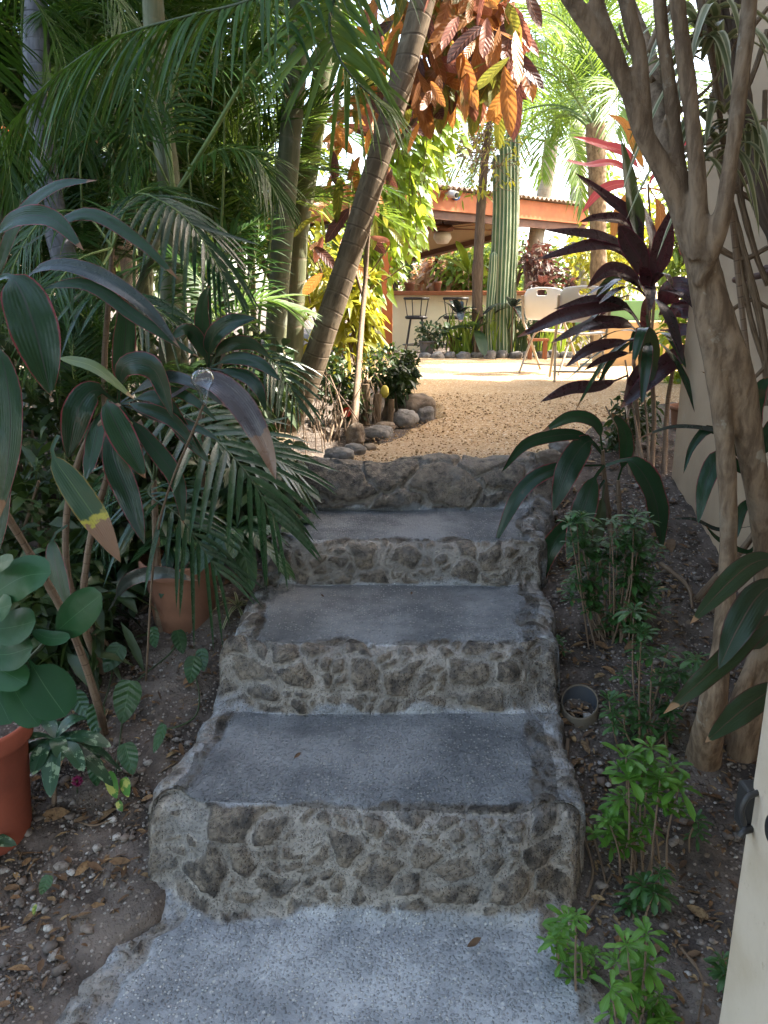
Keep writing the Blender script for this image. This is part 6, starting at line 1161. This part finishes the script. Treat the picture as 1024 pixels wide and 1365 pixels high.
shrub('leafy_shrub', 'red and green leaved shrub right of the cactus', [B(722, 350, 11.4, 30, 30), B(745, 400, 11.5, 30, 34)], np.array([2.5, 11.4, .82]), 260, .16, .06, CROTON_D, 7, seed=250)
shrub('leafy_shrub', 'sunlit yellow shrub behind the white folding chairs', [B(790, 350, 11.8, 50, 46), B(840, 330, 12, 50, 60), B(765, 420, 11.6, 40, 40)], np.array([3.3, 11.8, .82]), 380, .16, .06, YELLOWL, 8, seed=255)
shrub('leafy_shrub', 'shrub with small green leaves low behind the cactus and reeds', [B(690, 440, 11.6, 50, 30), B(640, 440, 11.7, 40, 30)], np.array([1.9, 11.6, .82]), 330, .12, .05, FARD, 8, seed=258)
ws = at(716, 480, 10.5); st_ = thing('wooden_stand', 'small orange wooden plant stand behind the first folding chair', 'stand', (ws[0], 10.5, .85)); mb = MB(); box(mb, (ws[0]-.13, 10.4, 1.08), (ws[0]+.13, 10.62, 1.11)); bevel(mb.build('top', M_COUNTER, st_, smooth=False), .004)
for sx in (-1, 1):
    for sy in (0, 1): mb = MB(); box(mb, (ws[0]+sx*.10-.015, 10.42+sy*.15, .84), (ws[0]+sx*.10+.015, 10.45+sy*.15, 1.078)); mb.build('leg', M_COUNTER, st_, smooth=False)
# --- red cordyline and far palms
rc = gp(890, 600); rcx = at(862, 250, 6.2)
ti('pink leaved ti plant glowing in the sun behind the pale tree branches', [[np.array([rcx[0]+.1, 6.2, .8]), at(872, 400, 6.2), at(864, 245, 6.2)]],
   [([(866, 245), (882, 200), (886, 150), (878, 100)], 36), ([(862, 240), (835, 205), (800, 192), (764, 182)], 22), ([(860, 245), (820, 218), (780, 220), (744, 210)], 20), ([(864, 240), (846, 195), (832, 165), (810, 152)], 22, CROTON), ([(868, 240), (900, 205), (915, 175), (925, 140)], 26), ([(866, 250), (890, 260), (905, 300), (908, 340)], 24), ([(862, 250), (840, 260), (822, 290), (815, 330)], 24, CROTON), ([(864, 240), (868, 190), (862, 150), (850, 120)], 22, YELLOWL), ([(862, 252), (830, 245), (800, 255), (775, 285)], 22), ([(866, 250), (880, 280), (878, 320), (870, 350)], 24, CROTON)], 6.2, TI_RED, W1=.62)
palm('slim pale trunked palm with drooping sunlit fronds beyond the bar roof', [(at(706, 460, 14)[0], 14, .8), at(712, 340, 14), at(726, 255, 14), at(736, 185, 14)], [.16, .145, .13, .12], None, FB, 17, 1.25, (-25, 75), None, B_COCO, 'coconut_palm', seed=90, k=16)
palm('stout palm with brown fibrous trunk and wide green fronds behind the purple ti plant', [(at(800, 470, 10.8)[0], 10.8, .8), at(798, 350, 10.8), at(796, 250, 10.8), at(794, 165, 10.8)], [.12, .11, .11, .12], None, FB, 20, 1.35, (-10, 80), None, B_TREE, 'fan_crowned_palm', seed=91, k=18, bmp=.12)
palm('distant palm whose fronds fill the sky gap above the bar roof', [(at(775, 420, 18)[0], 18, .8), at(770, 200, 18), at(765, 60, 18)], [.18, .17, .15], None, FB, 18, 1.7, (-20, 80), None, B_COCO, 'coconut_palm', seed=92, k=14)
# --- trees behind the garden
far = [(-9, 15, 3.2, 2.6, FARD), (-6.5, 13, 2.6, 2.2, FARD), (-4.2, 12.5, 2.8, 2.0, FARD), (-2.2, 15.5, 3.0, 2.2, FARL), (-.4, 18.5, 2.4, 1.5, FARL), (1.2, 19, 2.0, 1.1, FARR), (2.6, 18.5, 2.2, 1.3, FARL), (4.6, 20, 2.0, 1.4, FARD), (6.5, 17, 3.0, 1.9, FARL), (8.5, 15, 3.4, 2.4, FARL), (11, 18, 3.6, 2.8, FARD), (-12.5, 18, 4, 3, FARD), (.2, 22, 3.0, 1.8, FARD), (3.4, 23, 2.7, 1.6, FARL), (-3.2, 9.8, 3.2, 1.5, FARD), (-5.2, 10.6, 4.0, 1.8, FARD)]
fl_ = ['broad dark tree far behind the pale house', 'dark bushy tree behind the pale house roof', 'dark tree behind the palm grove, next to the pale house', 'light green tree behind the left end of the bar', 'yellow green tree seen through the open bar, at its left end', 'orange leaved tree seen through the middle of the open bar', 'light green tree seen through the open bar near the cactus', 'dark low tree behind the cactus and slim palm', 'light green tree behind the folding chairs', 'tall light green tree behind the second house', 'dark tree far right beyond the second house', 'dark tree far left at the edge of the garden', 'distant dark tree above the counter flower pots', 'distant pale green tree behind the slim palm', 'dense dark tree right behind the areca palms', 'tall dense dark tree behind the grey ringed trunk']
for i, (x, y, zc, r, mt) in enumerate(far):
    t_ = thing('garden_tree', fl_[i], 'tree', (x, y, .8), 'trees behind the garden'); mb = MB()
    for q in range(5):
        c = np.array([x, y, zc])+RNG.normal(0, .45, 3)*np.array([r, r*.6, r*.5]); cloud(420, c, (r*.7, r*.6, r*.62), .24, .10, mb, 'lance', 300+i*7+q, .4, clump=1.1)
    mb.build('crown', mt, t_); mb = MB(); tube(mb, [(x, y, .75), (x+.1, y, zc*.5+.3), (x-.05, y, zc+.4)], [.13, .10, .04], n=16, k=8, bump=.1)
    for q in range(4): tube(mb, [(x, y, zc*.5+.5), np.array([x, y, zc])+RNG.normal(0, .4, 3)*r], [.05, .02], n=8, k=6)
    mb.build('trunk', B_DARK, t_)

# unseen trees added behind the camera to darken what the glossy leaves reflect
for i, (x, y, zc, r, lb_) in enumerate(((-2.4, -2.3, 3.4, 2.2, 'unseen dark tree added behind the viewer on the left to block skylight'), (.3, -2.7, 3.7, 2.3, 'unseen dark tree added straight behind the viewer to block skylight'), (-4.6, -1.6, 2.4, 1.7, 'unseen dark tree added at the far left to block skylight'), (-4.6, 2.0, 2.2, 1.3, 'unseen dark tree added left of the palm grove to block skylight'))):
    t_ = thing('garden_tree', lb_, 'tree', (x, y, gz(x, y)), 'unseen trees added to block skylight'); mb = MB()
    for q in range(4): cloud(480, np.array([x, y, zc])+RNG.normal(0, .4, 3)*np.array([r, r*.6, r*.6]), (r*.8, r*.7, r*.75), .26, .11, mb, 'lance', 800+i*7+q, .4, clump=1.1)
    mb.build('crown', FARD, t_); mb = MB(); tube(mb, [(x, y, gz(x, y)-.05), (x+.1, y, zc*.5), (x, y, zc+.3)], [.13, .10, .04], n=16, k=8, bump=.1); mb.build('trunk', B_DARK, t_)

for u, v, z, L_, a_, lb_ in ((622, 1272, .004, .045, .5, 'curled brown dead leaf on the lowest tread, near its right end'), (548, 800, .51, .022, 1.4, 'tiny yellowish leaf scrap on the tread below the bow of the upper risers'), (432, 803, .51, .020, 2.2, 'tiny brown leaf scrap near the left end of the third tread'), (392, 1020, .288, .03, .9, 'small brown leaf scrap on the wide second tread')):
    p = atz(u, v, z); mb = MB(); strips(mb, [p+(0, 0, .022)], [(math.cos(a_), math.sin(a_), -.05)], [(.1, -.25, 1)], L_, L_*.4, -.25, 6, 4, .5, 'lance', .75, curl=.08); tag(mb.build('dead_leaf', M_LITTER), lb_, 'leaf')
